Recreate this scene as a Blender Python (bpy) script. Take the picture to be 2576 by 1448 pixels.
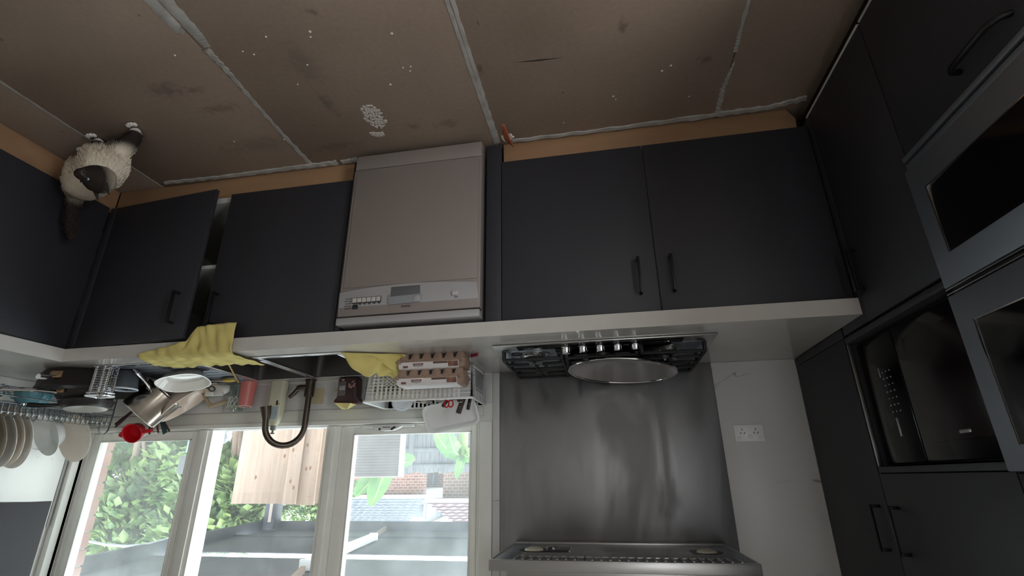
# Kitchen corner photographed upside down: the camera itself is rolled by half a turn.
import bpy, bmesh, math, random
from math import pi, sin, cos, radians
from mathutils import Vector, Matrix, Euler, Quaternion
random.seed(7)
for o in list(bpy.data.objects):
    bpy.data.objects.remove(o)
S = bpy.context.scene
COL = S.collection

# ------------------------------------------------------------------ camera, sky, sun, exposure
cam_d = bpy.data.cameras.new('camera')
cam_d.sensor_width = 36.0
cam_d.lens = 36.0 * 1244.3 / 2576.0
cam_d.clip_start = 0.02
cam = bpy.data.objects.new('camera', cam_d)
COL.objects.link(cam)
RX = Vector((-0.9832293, 0.1821259, 0.0095025))
RY = Vector((0.0744031, 0.3530127, 0.9326555))       # picture down (the picture hangs upside down)
RF = Vector((0.1665062, 0.9177212, -0.3606432))      # view direction
m = Matrix((RX, -RY, -RF)).transposed().to_4x4()
m.translation = Vector((0.8765, -2.4449, 1.4303))
cam.matrix_world = m
S.camera = cam

W = bpy.data.worlds.new('sky')
S.world = W
W.use_nodes = True
wn, wl = W.node_tree.nodes, W.node_tree.links
wn.clear()
sky = wn.new('ShaderNodeTexSky')
sky.sky_type = 'NISHITA'
sky.sun_disc = False
sky.sun_elevation = radians(52)
sky.sun_rotation = radians(215)
sky.air_density = 1.0
sky.dust_density = 3.0
mixw = wn.new('ShaderNodeMix')
mixw.data_type = 'RGBA'
mixw.inputs[0].default_value = 0.8
sc_ = wn.new('ShaderNodeVectorMath'); sc_.operation = 'SCALE'; sc_.inputs[3].default_value = 0.12
wl.new(sky.outputs[0], sc_.inputs[0])
wl.new(sc_.outputs[0], mixw.inputs[6])
mixw.inputs[7].default_value = (0.93, 0.97, 1.0, 1)
bg = wn.new('ShaderNodeBackground')
bg.inputs[1].default_value = 9.0
wo = wn.new('ShaderNodeOutputWorld')
wl.new(mixw.outputs[2], bg.inputs[0])
wl.new(bg.outputs[0], wo.inputs[0])

sun_d = bpy.data.lights.new('sun', 'SUN')
sun_d.energy = 2.5
sun_d.angle = radians(25)
sun_d.color = (1.0, 0.96, 0.9)
sun = bpy.data.objects.new('sun', sun_d)
COL.objects.link(sun)
sun.rotation_euler = Vector((-0.55, 0.35, -0.75)).to_track_quat('-Z', 'Y').to_euler()

def portal(name, loc, rot, sx, sy):
    d = bpy.data.lights.new(name, 'AREA')
    d.shape = 'RECTANGLE'; d.size = sx; d.size_y = sy
    d.cycles.is_portal = True
    o = bpy.data.objects.new(name, d); COL.objects.link(o)
    o.location = loc; o.rotation_euler = rot
    return o
portal('window_portal', (2.66, 0.2, 1.68), (radians(-90), 0, 0), 2.5, 1.2)
portal('rear_fill_portal', (0.0, -4.35, 1.6), (radians(90), 0, 0), 0.36, 1.4)  # guides sky light through the added rear opening
portal('side_door_portal', (-0.6, -2.65, 1.15), (0, radians(-90), 0), 2.1, 0.9)

S.view_settings.view_transform = 'Standard'
S.view_settings.look = 'None'
S.view_settings.gamma = 1.0
S.view_settings.use_curve_mapping = False
S.view_settings.exposure = -0.15
S.cycles.use_denoising = True
S.cycles.max_bounces = 10
S.cycles.diffuse_bounces = 6
S.cycles.glossy_bounces = 5
S.cycles.transparent_max_bounces = 16
S.cycles.sample_clamp_indirect = 6.0
S.cycles.caustics_reflective = False
S.cycles.caustics_refractive = False

# ------------------------------------------------------------------ helpers
def lin(c):
    c = c / 255.0
    return c / 12.92 if c <= 0.04045 else ((c + 0.055) / 1.055) ** 2.4
def srgb(r, g, b): return (lin(r), lin(g), lin(b), 1.0)

def mat(name, col, rough=0.5, metal=0.0, var=0.0, vscale=8.0, bump=0.0, bscale=60.0, stretch=None,
        spec=0.5, trans=0.0, rvar=0.0, coat=0.0, sub=0.0, col2=None, coords='Object'):
    """procedural surface: base colour with soft noise variation, fine relief and uneven gloss"""
    M_ = bpy.data.materials.new(name)
    M_.use_nodes = True
    n, l = M_.node_tree.nodes, M_.node_tree.links
    b = n['Principled BSDF']
    b.inputs['Base Color'].default_value = col
    b.inputs['Roughness'].default_value = rough
    b.inputs['Metallic'].default_value = metal
    b.inputs['Specular IOR Level'].default_value = spec
    b.inputs['Transmission Weight'].default_value = trans
    b.inputs['Coat Weight'].default_value = coat
    tc = n.new('ShaderNodeTexCoord')
    src = tc.outputs[coords]
    if stretch:
        mp = n.new('ShaderNodeMapping'); mp.inputs['Scale'].default_value = stretch
        l.new(src, mp.inputs[0]); src = mp.outputs[0]
    if var or col2:
        nz = n.new('ShaderNodeTexNoise'); nz.inputs['Scale'].default_value = vscale
        nz.inputs['Detail'].default_value = 5.0
        l.new(src, nz.inputs['Vector'])
        mx = n.new('ShaderNodeMix'); mx.data_type = 'RGBA'
        cr = n.new('ShaderNodeMapRange'); cr.inputs[1].default_value = 0.3; cr.inputs[2].default_value = 0.7
        l.new(nz.outputs[0], cr.inputs[0]); l.new(cr.outputs[0], mx.inputs[0])
        if col2:
            mx.inputs[6].default_value = col; mx.inputs[7].default_value = col2
        else:
            mx.inputs[6].default_value = tuple(c * (1 - var) for c in col[:3]) + (1,)
            mx.inputs[7].default_value = tuple(min(1, c * (1 + var)) for c in col[:3]) + (1,)
        l.new(mx.outputs[2], b.inputs['Base Color'])
    if bump or rvar:
        nb = n.new('ShaderNodeTexNoise'); nb.inputs['Scale'].default_value = bscale
        nb.inputs['Detail'].default_value = 4.0
        l.new(src, nb.inputs['Vector'])
        if bump:
            bp = n.new('ShaderNodeBump'); bp.inputs['Strength'].default_value = bump
            bp.inputs['Distance'].default_value = 0.002
            l.new(nb.outputs[0], bp.inputs['Height']); l.new(bp.outputs[0], b.inputs['Normal'])
        if rvar:
            mr = n.new('ShaderNodeMapRange')
            mr.inputs[3].default_value = max(0.02, rough - rvar); mr.inputs[4].default_value = rough + rvar
            l.new(nb.outputs[0], mr.inputs[0]); l.new(mr.outputs[0], b.inputs['Roughness'])
    return M_

def glass_mat(name, tint=(1, 1, 1, 1), gloss=0.08, haze=0.0, hcol=(0.8, 0.85, 0.88, 1)):
    """thin pane: clear, with a faint mirror and a film of dust that scatters light"""
    M_ = bpy.data.materials.new(name); M_.use_nodes = True
    n, l = M_.node_tree.nodes, M_.node_tree.links
    n.clear()
    out = n.new('ShaderNodeOutputMaterial')
    t = n.new('ShaderNodeBsdfTransparent'); t.inputs[0].default_value = tint
    g = n.new('ShaderNodeBsdfGlossy'); g.inputs['Roughness'].default_value = 0.03
    a = n.new('ShaderNodeMixShader'); a.inputs[0].default_value = gloss
    l.new(t.outputs[0], a.inputs[1]); l.new(g.outputs[0], a.inputs[2])
    last = a
    if haze:
        d = n.new('ShaderNodeBsdfTranslucent'); d.inputs[0].default_value = hcol
        nz = n.new('ShaderNodeTexNoise'); nz.inputs['Scale'].default_value = 9; nz.inputs['Detail'].default_value = 8
        tc = n.new('ShaderNodeTexCoord'); l.new(tc.outputs['Object'], nz.inputs['Vector'])
        mr = n.new('ShaderNodeMapRange'); mr.inputs[1].default_value = 0.3; mr.inputs[2].default_value = 0.75
        mr.inputs[3].default_value = haze * 0.7; mr.inputs[4].default_value = haze * 1.3
        l.new(nz.outputs[0], mr.inputs[0])
        e = n.new('ShaderNodeMixShader'); l.new(mr.outputs[0], e.inputs[0])
        l.new(a.outputs[0], e.inputs[1]); l.new(d.outputs[0], e.inputs[2])
        last = e
    l.new(last.outputs[0], out.inputs[0])
    return M_

def wpos(o):
    v = Vector((0, 0, 0))
    while o is not None:
        v += Vector(o.location); o = o.parent
    return v

class MB:
    """collects shapes in world (or root) coordinates and links them as ONE mesh object"""
    def __init__(s): s.v = []; s.f = []
    def add(s, vs, fs):
        n = len(s.v); s.v += [tuple(v) for v in vs]; s.f += [tuple(i + n for i in f) for f in fs]; return s
    def box(s, x0, x1, y0, y1, z0, z1):
        x0, x1 = sorted((x0, x1)); y0, y1 = sorted((y0, y1)); z0, z1 = sorted((z0, z1))
        return s.add([(x0, y0, z0), (x1, y0, z0), (x1, y1, z0), (x0, y1, z0), (x0, y0, z1), (x1, y0, z1), (x1, y1, z1), (x0, y1, z1)],
                     [(0, 3, 2, 1), (4, 5, 6, 7), (0, 1, 5, 4), (1, 2, 6, 5), (2, 3, 7, 6), (3, 0, 4, 7)])
    def bar(s, a, b, w, h, up=(0, 0, 1)):
        a, b = Vector(a), Vector(b); d = (b - a).normalized(); u = Vector(up)
        if abs(d.dot(u)) > 0.98: u = Vector((1, 0, 0))
        r = d.cross(u).normalized(); u = r.cross(d).normalized()
        vs = [p + r * sx * w / 2 + u * sz * h / 2 for p in (a, b) for sx, sz in ((-1, -1), (1, -1), (1, 1), (-1, 1))]
        return s.add(vs, [(0, 1, 2, 3), (7, 6, 5, 4), (0, 4, 5, 1), (1, 5, 6, 2), (2, 6, 7, 3), (3, 7, 4, 0)])
    def tube(s, pts, r, n=8, closed=False):
        pts = [Vector(p) for p in pts]; k = len(pts)
        rs = r if isinstance(r, (list, tuple)) else [r] * k
        ref = None; rings = []
        for i, p in enumerate(pts):
            if closed: d = pts[(i + 1) % k] - pts[i - 1]
            else: d = pts[min(i + 1, k - 1)] - pts[max(i - 1, 0)]
            d.normalize()
            if ref is None:
                ref = Vector((0, 0, 1)) if abs(d.z) < 0.9 else Vector((1, 0, 0))
            u = (ref - d * ref.dot(d)).normalized(); ref = u; w = d.cross(u)
            rings.append([p + (u * cos(2 * pi * j / n) + w * sin(2 * pi * j / n)) * rs[i] for j in range(n)])
        vs = [q for g in rings for q in g]; fs = []
        for i in range(k if closed else k - 1):
            a, b = i * n, ((i + 1) % k) * n
            for j in range(n): fs.append((a + j, a + (j + 1) % n, b + (j + 1) % n, b + j))
        if not closed:
            fs.append(tuple(range(n - 1, -1, -1))); fs.append(tuple((k - 1) * n + j for j in range(n)))
        return s.add(vs, fs)
    def lathe(s, prof, n=28, c=(0, 0, 0), sx=1.0, sy=1.0, M=None):
        vs = []; fs = []; c = Vector(c)
        for r, z in prof:
            for j in range(n):
                p = Vector((r * cos(2 * pi * j / n) * sx, r * sin(2 * pi * j / n) * sy, z))
                if M is not None: p = M @ p
                vs.append(p + c)
        for i in range(len(prof) - 1):
            for j in range(n):
                fs.append((i * n + j, i * n + (j + 1) % n, (i + 1) * n + (j + 1) % n, (i + 1) * n + j))
        if prof[0][0] > 1e-6: fs.append(tuple(range(n - 1, -1, -1)))
        if prof[-1][0] > 1e-6: fs.append(tuple((len(prof) - 1) * n + j for j in range(n)))
        return s.add(vs, fs)
    def prism(s, poly, f0, f1):
        """poly: list of 2-D points; f0 and f1 map (a, b) to the two end faces"""
        n = len(poly)
        vs = [f0(a, b) for a, b in poly] + [f1(a, b) for a, b in poly]
        fs = [tuple(range(n - 1, -1, -1)), tuple(range(n, 2 * n))] + [(i, (i + 1) % n, n + (i + 1) % n, n + i) for i in range(n)]
        return s.add(vs, fs)
    def loft(s, rings, cap0=True, cap1=True):
        n = len(rings[0]); vs = [p for g in rings for p in g]; fs = []
        for i in range(len(rings) - 1):
            for j in range(n): fs.append((i * n + j, i * n + (j + 1) % n, (i + 1) * n + (j + 1) % n, (i + 1) * n + j))
        if cap0: fs.append(tuple(range(n - 1, -1, -1)))
        if cap1: fs.append(tuple((len(rings) - 1) * n + j for j in range(n)))
        return s.add(vs, fs)
    def grid(s, nu, nv, fn):
        vs = [fn(i / (nu - 1), j / (nv - 1)) for j in range(nv) for i in range(nu)]
        fs = [(j * nu + i, j * nu + i + 1, (j + 1) * nu + i + 1, (j + 1) * nu + i) for j in range(nv - 1) for i in range(nu - 1)]
        return s.add(vs, fs)
    def build(s, name, m_, parent=None, bevel=0.0, seg=2, ang=40, thick=0.0, flat=False, fixn=True):
        off = wpos(parent) if parent is not None else Vector((0, 0, 0))
        me = bpy.data.meshes.new(name)
        me.from_pydata([tuple(Vector(v) - off) for v in s.v], [], s.f)
        bm = bmesh.new(); bm.from_mesh(me)
        if fixn: bmesh.ops.recalc_face_normals(bm, faces=bm.faces)
        if bevel > 0:
            es = [e for e in bm.edges if len(e.link_faces) == 2 and e.calc_face_angle(0) > radians(28)]
            bmesh.ops.bevel(bm, geom=es, offset=bevel, segments=seg, profile=0.5, affect='EDGES', clamp_overlap=True)
        bm.to_mesh(me); bm.free()
        if not flat:
            me.polygons.foreach_set('use_smooth', [True] * len(me.polygons))
            me.set_sharp_from_angle(angle=radians(ang))
        o = bpy.data.objects.new(name, me); COL.objects.link(o)
        if m_ is not None: me.materials.append(m_)
        if parent is not None: o.parent = parent
        if thick:
            md = o.modifiers.new('thickness', 'SOLIDIFY'); md.thickness = thick; md.offset = 0
        return o

def tag(o, label=None, cat=None, group=None, kind=None):
    if label: o['label'] = label
    if cat: o['category'] = cat
    if group: o['group'] = group
    if kind: o['kind'] = kind
    return o
def thing(name, label, cat, loc=(0, 0, 0), group=None, kind=None):
    o = bpy.data.objects.new(name, None); COL.objects.link(o)
    o.location = loc; o.empty_display_size = 0.05
    return tag(o, label, cat, group, kind)
def struct(name, label=None, loc=(0, 0, 0)):
    return thing(name, label, None, loc, None, 'structure')
def place(o, loc, rot=(0, 0, 0)):
    o.location = loc; o.rotation_euler = rot; return o
def dup(root, loc, rot=None, label=None):
    r = root.copy(); COL.objects.link(r); r.location = loc
    if rot is not None: r.rotation_euler = rot
    if label: r['label'] = label
    for ch in root.children:
        c = ch.copy(); COL.objects.link(c); c.parent = r
        for g in ch.children:
            d = g.copy(); COL.objects.link(d); d.parent = c
    return r
def bx(name, m_, parent, x0, x1, y0, y1, z0, z1, bevel=0.0015):
    return MB().box(x0, x1, y0, y1, z0, z1).build(name, m_, parent, bevel=bevel)
def text(name, body, size, m_, parent, loc, rot, ext=0.0002, align='CENTER', sx=1.0):
    c = bpy.data.curves.new(name, 'FONT'); c.body = body; c.size = size; c.extrude = ext
    c.align_x = align; c.align_y = 'CENTER'; c.resolution_u = 3
    o = bpy.data.objects.new(name, c); COL.objects.link(o)
    o.parent = parent; o.location = Vector(loc) - wpos(parent); o.rotation_euler = rot; o.scale = (sx, 1, 1)
    c.materials.append(m_)
    return o
def arc(cx, cz, r, a0, a1, n, f):
    return [f(cx + r * cos(a0 + (a1 - a0) * i / n), cz + r * sin(a0 + (a1 - a0) * i / n)) for i in range(n + 1)]
def rrect(x0, x1, y0, y1, r, n=5):
    pts = []
    for cx, cy, a in ((x1 - r, y1 - r, 0), (x0 + r, y1 - r, pi / 2), (x0 + r, y0 + r, pi), (x1 - r, y0 + r, 1.5 * pi)):
        for i in range(n + 1):
            t = a + pi / 2 * i / n; pts.append((cx + r * cos(t), cy + r * sin(t)))
    return pts
def wob(k, amp):  # smooth pseudo random
    return amp * (sin(k * 1.7) + sin(k * 3.1 + 1.3) * 0.6 + sin(k * 7.3 + 0.4) * 0.35)

# ------------------------------------------------------------------ materials
CAB = mat('charcoal_laminate', srgb(42, 42, 47), 0.55, var=0.12, vscale=3, bump=0.08, bscale=400, stretch=(1, 1, 0.15))
CABIN = mat('cabinet_carcass_white', srgb(200, 198, 192), 0.6, var=0.04)
HANDLE = mat('black_handle', srgb(22, 22, 23), 0.4, metal=0.3)
STONE = mat('white_stone_top', srgb(196, 192, 186), 0.1, var=0.03, vscale=14, bump=0.01, bscale=300, coat=0.2)
RAWWOOD = mat('raw_chipboard_kick', srgb(158, 122, 90), 0.7, var=0.18, vscale=5, bump=0.15, bscale=120, stretch=(0.25, 1, 2))
STEEL = mat('brushed_steel', srgb(176, 175, 173), 0.32, metal=1.0, bump=0.03, bscale=60, stretch=(0.4, 8, 14), rvar=0.08)
STEELD = mat('dark_brushed_steel', srgb(152, 158, 166), 0.5, metal=1.0, bump=0.03, bscale=50, stretch=(8, 0.4, 12), rvar=0.06)
CHROME = mat('chrome', srgb(222, 222, 224), 0.1, metal=1.0, bump=0.01, bscale=20)
DWSKIN = mat('silver_painted_steel', srgb(140, 130, 125), 0.5, metal=0.25, var=0.03, vscale=2, bump=0.02, bscale=200)
DWPANEL = mat('silver_grey_plastic', srgb(166, 164, 164), 0.42, metal=0.15, var=0.03, vscale=6)
BLACKG = mat('black_oven_glass', srgb(9, 9, 11), 0.12, bump=0.002, bscale=10, spec=0.25)
BLACKP = mat('black_plastic', srgb(20, 20, 21), 0.4, bump=0.03, bscale=200)
IRON = mat('cast_iron', srgb(24, 24, 25), 0.6, bump=0.2, bscale=250)
WHITEP = mat('white_plastic', srgb(232, 232, 230), 0.35, var=0.02)
WHITEPAINT = mat('white_window_paint', srgb(236, 236, 230), 0.4, var=0.03, vscale=10, bump=0.02, bscale=90)
GREYPAINT = mat('pale_grey_timber_paint', srgb(220, 220, 212), 0.5, var=0.04, vscale=7, bump=0.03, bscale=90)
PLASTER = mat('plaster_paint', srgb(226, 224, 220), 0.8, var=0.05, vscale=3, bump=0.05, bscale=70)
CERAM = mat('glazed_white_ceramic', srgb(232, 230, 224), 0.15, var=0.02, coat=0.3)
CREAM = mat('glazed_cream_ceramic', srgb(226, 212, 196), 0.2, var=0.03, coat=0.3)
GLASS = glass_mat('dusty_window_glass', (0.95, 0.99, 0.98, 1), 0.03, 0.085, (0.84, 0.9, 0.94, 1))
GLASS1 = glass_mat('very_dusty_window_glass', (0.95, 0.99, 0.98, 1), 0.03, 0.115, (0.84, 0.91, 0.93, 1))
GLASS2 = glass_mat('cleaner_window_glass', (0.97, 0.99, 0.99, 1), 0.03, 0.05)
CLEAR = glass_mat('clear_plastic', (0.93, 0.95, 0.96, 1), 0.12, 0.16, (0.9, 0.9, 0.9, 1))
TUMBLER = glass_mat('cut_glass', (0.86, 0.92, 0.9, 1), 0.22, 0.08, (0.85, 0.9, 0.88, 1))
NONSTICK = mat('dark_nonstick_coating', srgb(38, 33, 30), 0.38, var=0.2, vscale=9, bump=0.05, bscale=300)
INK = mat('dark_print', srgb(46, 42, 42), 0.6)

# ------------------------------------------------------------------ special surfaces of the room
def marble():
    M_ = bpy.data.materials.new('veined_marble_tile'); M_.use_nodes = True
    n, l = M_.node_tree.nodes, M_.node_tree.links; b = n['Principled BSDF']
    b.inputs['Roughness'].default_value = 0.36
    geo = n.new('ShaderNodeNewGeometry')
    w = n.new('ShaderNodeTexNoise'); w.inputs['Scale'].default_value = 1.5; w.inputs['Detail'].default_value = 7; w.inputs['Distortion'].default_value = 1.2
    l.new(geo.outputs['Position'], w.inputs['Vector'])
    a = n.new('ShaderNodeMath'); a.operation = 'SUBTRACT'; a.inputs[1].default_value = 0.5; l.new(w.outputs[0], a.inputs[0])
    c = n.new('ShaderNodeMath'); c.operation = 'ABSOLUTE'; l.new(a.outputs[0], c.inputs[0])
    r = n.new('ShaderNodeMapRange'); r.inputs[1].default_value = 0.0; r.inputs[2].default_value = 0.007
    l.new(c.outputs[0], r.inputs[0])
    w2 = n.new('ShaderNodeTexNoise'); w2.inputs['Scale'].default_value = 2.4; l.new(geo.outputs['Position'], w2.inputs['Vector'])
    g = n.new('ShaderNodeMapRange'); g.inputs[1].default_value = 0.56; g.inputs[2].default_value = 0.66; l.new(w2.outputs[0], g.inputs[0])
    mx = n.new('ShaderNodeMath'); mx.operation = 'MAXIMUM'; l.new(r.outputs[0], mx.inputs[0])
    iv = n.new('ShaderNodeMath'); iv.operation = 'SUBTRACT'; iv.inputs[0].default_value = 1.0; l.new(g.outputs[0], iv.inputs[1])
    l.new(iv.outputs[0], mx.inputs[1])
    k = n.new('ShaderNodeMix'); k.data_type = 'RGBA'
    k.inputs[6].default_value = srgb(134, 126, 118); k.inputs[7].default_value = srgb(206, 205, 203)
    l.new(mx.outputs[0], k.inputs[0]); l.new(k.outputs[2], b.inputs['Base Color'])
    return M_
MARBLE = marble()

def floor_mat():
    M_ = bpy.data.materials.new('bare_fibre_cement_floor'); M_.use_nodes = True
    n, l = M_.node_tree.nodes, M_.node_tree.links; b = n['Principled BSDF']
    b.inputs['Roughness'].default_value = 0.75; b.inputs['Specular IOR Level'].default_value = 0.25
    pos = n.new('ShaderNodeNewGeometry').outputs['Position']
    def mixc(fac, A, B):
        k = n.new('ShaderNodeMix'); k.data_type = 'RGBA'; l.new(fac, k.inputs[0])
        for s_, v in ((6, A), (7, B)):
            if isinstance(v, tuple): k.inputs[s_].default_value = v
            else: l.new(v, k.inputs[s_])
        return k.outputs[2]
    def rng(v, lo, hi, o0=0.0, o1=1.0):
        r = n.new('ShaderNodeMapRange'); r.inputs[1].default_value = lo; r.inputs[2].default_value = hi
        r.inputs[3].default_value = o0; r.inputs[4].default_value = o1; l.new(v, r.inputs[0]); return r.outputs[0]
    def noise(sc, det=4, dist=0.0):
        t = n.new('ShaderNodeTexNoise'); t.inputs['Scale'].default_value = sc; t.inputs['Detail'].default_value = det
        t.inputs['Distortion'].default_value = dist; l.new(pos, t.inputs['Vector']); return t.outputs[0]
    col = mixc(rng(noise(1.6, 5), 0.3, 0.7), srgb(138, 121, 107), srgb(154, 135, 120))
    col = mixc(rng(noise(60, 3), 0.35, 0.75, 0, 0.25), col, srgb(114, 98, 86))
    # sparse dark spots
    sp = mixc  # keep the name local
    dots = rng(noise(13, 2), 0.735, 0.77, 0, 0.55)
    col = mixc(dots, col, srgb(62, 54, 50))
    # stains with a place and shape of their own: x, y, rx, ry, strength, colour
    for x, y, rx, ry, st, c in ((2.47, -1.19, 0.075, 0.04, 0.5, (88, 74, 74)), (2.36, -1.17, 0.04, 0.02, 0.45, (84, 70, 66)), (2.34, -1.06, 0.10, 0.025, 0.4, (86, 66, 52)),
                                (1.87, -1.2, 0.05, 0.12, 0.25, (70, 72, 74)), (1.89, -1.0, 0.03, 0.07, 0.4, (66, 72, 72)), (1.86, -1.5, 0.05, 0.03, 0.6, (70, 74, 66)),
                                (1.45, -0.79, 0.06, 0.03, 0.35, (84, 68, 60)), (1.6, -0.80, 0.03, 0.02, 0.4, (76, 66, 62)), (1.72, -1.4, 0.02, 0.015, 0.6, (66, 58, 52)), (1.24, -1.06, 0.012, 0.03, 0.5, (92, 62, 52)),
                                (2.33, -0.82, 0.2, 0.05, 0.3, (92, 76, 66)), (0.72, -1.15, 0.02, 0.03, 0.5, (70, 58, 52)), (0.42, -0.95, 0.03, 0.02, 0.4, (74, 62, 56)), (1.2, -1.25, 0.006, 0.02, 0.7, (50, 44, 42)),
                                (2.0, -0.74, 0.12, 0.03, 0.35, (88, 74, 68)), (1.0, -1.2, 0.15, 0.1, 0.15, (100, 84, 62))):
        v = n.new('ShaderNodeVectorMath'); v.operation = 'SUBTRACT'; v.inputs[1].default_value = (x, y, 0); l.new(pos, v.inputs[0])
        d = n.new('ShaderNodeVectorMath'); d.operation = 'DIVIDE'; d.inputs[1].default_value = (rx, ry, 1); l.new(v.outputs[0], d.inputs[0])
        le = n.new('ShaderNodeVectorMath'); le.operation = 'LENGTH'; l.new(d.outputs[0], le.inputs[0])
        ad = n.new('ShaderNodeMath'); ad.operation = 'ADD'; l.new(le.outputs['Value'], ad.inputs[0]); l.new(rng(noise(38, 6), 0.2, 0.8, -0.75, 0.75), ad.inputs[1])
        col = mixc(rng(ad.outputs[0], 0.25, 1.1, st, 0.0), col, srgb(*c))
    l.new(col, b.inputs['Base Color'])
    bp = n.new('ShaderNodeBump'); bp.inputs['Strength'].default_value = 0.12; bp.inputs['Distance'].default_value = 0.002
    l.new(noise(90, 5), bp.inputs['Height']); l.new(bp.outputs[0], b.inputs['Normal'])
    return M_
FLOOR = floor_mat()
TAPE = mat('grey_putty_tape', srgb(160, 156, 150), 0.8, var=0.2, vscale=18, bump=0.3, bscale=80)

# ------------------------------------------------------------------ floor
fl = struct('floor', 'bare brown fibre cement floor with taped joints')
bx('subfloor', TAPE, fl, -0.62, 3.95, -4.35, 0.0, -0.06, -0.013, 0)
XS = [-0.6, 0.318, 1.262, 2.182, 3.05, 3.93]
for i in range(5):
    for y0, y1 in ((-2.6, -0.5), (-4.34, -2.604)):
        MB().box(XS[i] + 0.002, XS[i + 1] - 0.002, y0, y1, -0.012, 0.0006 * ((i * 3) % 4) - 0.0012).build('floor_sheet', FLOOR, fl, bevel=0.0015)
def ribbon(name, pts, w, m_, h=0.003, seed=0, jag=0.25):
    """an irregular strip of putty lying along pts with a little thickness"""
    n = 60; P = [Vector(p) for p in pts]; seg = len(P) - 1; vs = []; fs = []
    for i in range(n + 1):
        t = i / n * seg; k = min(int(t), seg - 1); f = t - k
        c = P[k].lerp(P[k + 1], f); d = (P[k + 1] - P[k]).normalized(); nrm = Vector((-d.y, d.x, 0))
        ww = w[k] * (1 - f) + w[k + 1] * f if isinstance(w, (list, tuple)) else w
        a = ww / 2 * (1 + jag * wob(i * 0.9 + seed, 0.8)); b = ww / 2 * (1 + jag * wob(i * 0.7 + seed + 5, 0.8))
        hh = h * (0.75 + 0.25 * sin(i * 1.3 + seed))
        vs += [c + nrm * a - Vector((0, 0, 0.002)), c + nrm * a * 0.75 + Vector((0, 0, hh)), c - nrm * b * 0.75 + Vector((0, 0, hh * 0.8)), c - nrm * b - Vector((0, 0, 0.002))]
        if i:
            o = i * 4
            for j in range(3): fs.append((o - 4 + j, o + j, o + j + 1, o - 3 + j))
    return MB().add(vs, fs).build(name, m_, fl, fixn=False)
ribbon('joint_tape', [(3.05, -1.9, 0), (3.05, -1.2, 0), (3.048, -0.6, 0)], 0.014, TAPE, 0.0012, 1, 0.2)
ribbon('joint_tape', [(2.15, -1.75, 0), (2.154, -1.4, 0), (2.16, -1.34, 0)], [0.06, 0.05, 0.03], TAPE, 0.0015, 2, 0.12)
ribbon('joint_tape', [(2.2, -1.75, 0), (2.204, -1.42, 0), (2.196, -1.405, 0)], [0.05, 0.045, 0.02], TAPE, 0.0015, 13, 0.12)
ribbon('joint_tape', [(2.17, -1.335, 0), (2.17, -1.2, 0), (2.184, -0.95, 0), (2.19, -0.63, 0)], [0.035, 0.022, 0.018, 0.03], TAPE, 0.0025, 3, 0.3)
ribbon('joint_tape', [(1.256, -1.7, 0), (1.262, -1.05, 0), (1.264, -0.62, 0)], [0.016, 0.018, 0.022], TAPE, 0.003, 4, 0.2)
ribbon('joint_tape', [(1.276, -1.7, 0), (1.278, -1.05, 0), (1.277, -0.62, 0)], [0.016, 0.016, 0.014], TAPE, 0.003, 6, 0.2)
ribbon('joint_tape', [(0.328, -1.6, 0), (0.322, -1.05, 0), (0.318, -0.96, 0)], 0.016, TAPE, 0.003, 7, 0.3)
ribbon('joint_tape', [(0.31, -0.92, 0), (0.324, -0.78, 0), (0.318, -0.63, 0)], [0.006, 0.02, 0.024], TAPE, 0.004, 8, 0.4)
ribbon('edge_putty', [(-0.02, -0.66, 0), (0.12, -0.632, 0), (0.32, -0.628, 0), (0.8, -0.622, 0), (1.2, -0.626, 0)], [0.03, 0.022, 0.03, 0.022, 0.02], TAPE, 0.009, 9, 0.3)
ribbon('edge_putty', [(1.945, -0.63, 0), (2.03, -0.628, 0)], [0.03, 0.024], TAPE, 0.009, 10, 0.25)
ribbon('edge_putty', [(2.05, -0.628, 0), (2.3, -0.63, 0), (2.7, -0.63, 0), (3.0, -0.64, 0)], [0.034, 0.026, 0.022, 0.02], TAPE, 0.009, 11, 0.25)
ribbon('putty_lump', [(1.19, -0.665, 0), (1.235, -0.645, 0)], [0.02, 0.035], mat('white_putty', srgb(214, 210, 204), 0.8, bump=0.3), 0.012, 12, 0.5)
# scraped adhesive patch: many small lumps left where a fitting stood
PUTTY = mat('old_tile_adhesive', srgb(186, 180, 170), 0.85, var=0.1, vscale=30, bump=0.3)
b = MB(); rr = random.Random(3)
for i in range(190):
    a, q = rr.uniform(0, 2 * pi), rr.uniform(0, 1) ** 0.6
    x, y = 1.742 + 0.044 * q * cos(a), -0.89 + 0.075 * q * sin(a); r = rr.uniform(0.0025, 0.008)
    b.lathe([(r, -0.001), (r * 0.8, 0.002), (r * 0.35, 0.0035), (0, 0.0036)], 5, (x, y, 0), sx=rr.uniform(0.6, 1.5))
for i in range(50):
    a = rr.uniform(0.2, 2.6); x, y = 1.775 + 0.02 * cos(a) + rr.uniform(-.012, .012), -0.80 + 0.02 * sin(a) + rr.uniform(-.01, .01); r = rr.uniform(0.003, 0.009)
    b.lathe([(r, -0.001), (r * 0.8, 0.002), (0, 0.004)], 5, (x, y, 0))
tag(b.build('adhesive_patch', PUTTY, fl), kind='stuff')
b = MB()
for x, y in ((2.02, -1.28), (2.05, -1.3), (1.93, -1.34), (1.77, -1.33), (1.78, -1.31), (1.52, -1.12), (1.5, -1.1), (1.49, -1.12), (1.86, -1.2), (2.2, -0.83), (2.43, -0.86), (1.95, -1.12), (0.57, -0.92), (0.54, -0.94), (0.75, -0.82), (0.74, -0.8), (0.45, -0.76), (1.5, -1.27), (2.3, -1.33), (1.6, -1.05), (0.96, -0.7)):
    r = rr.uniform(0.003, 0.0055); b.lathe([(r, -0.001), (r * 0.8, 0.0012), (0, 0.0018)], 7, (x, y, 0))
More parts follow.
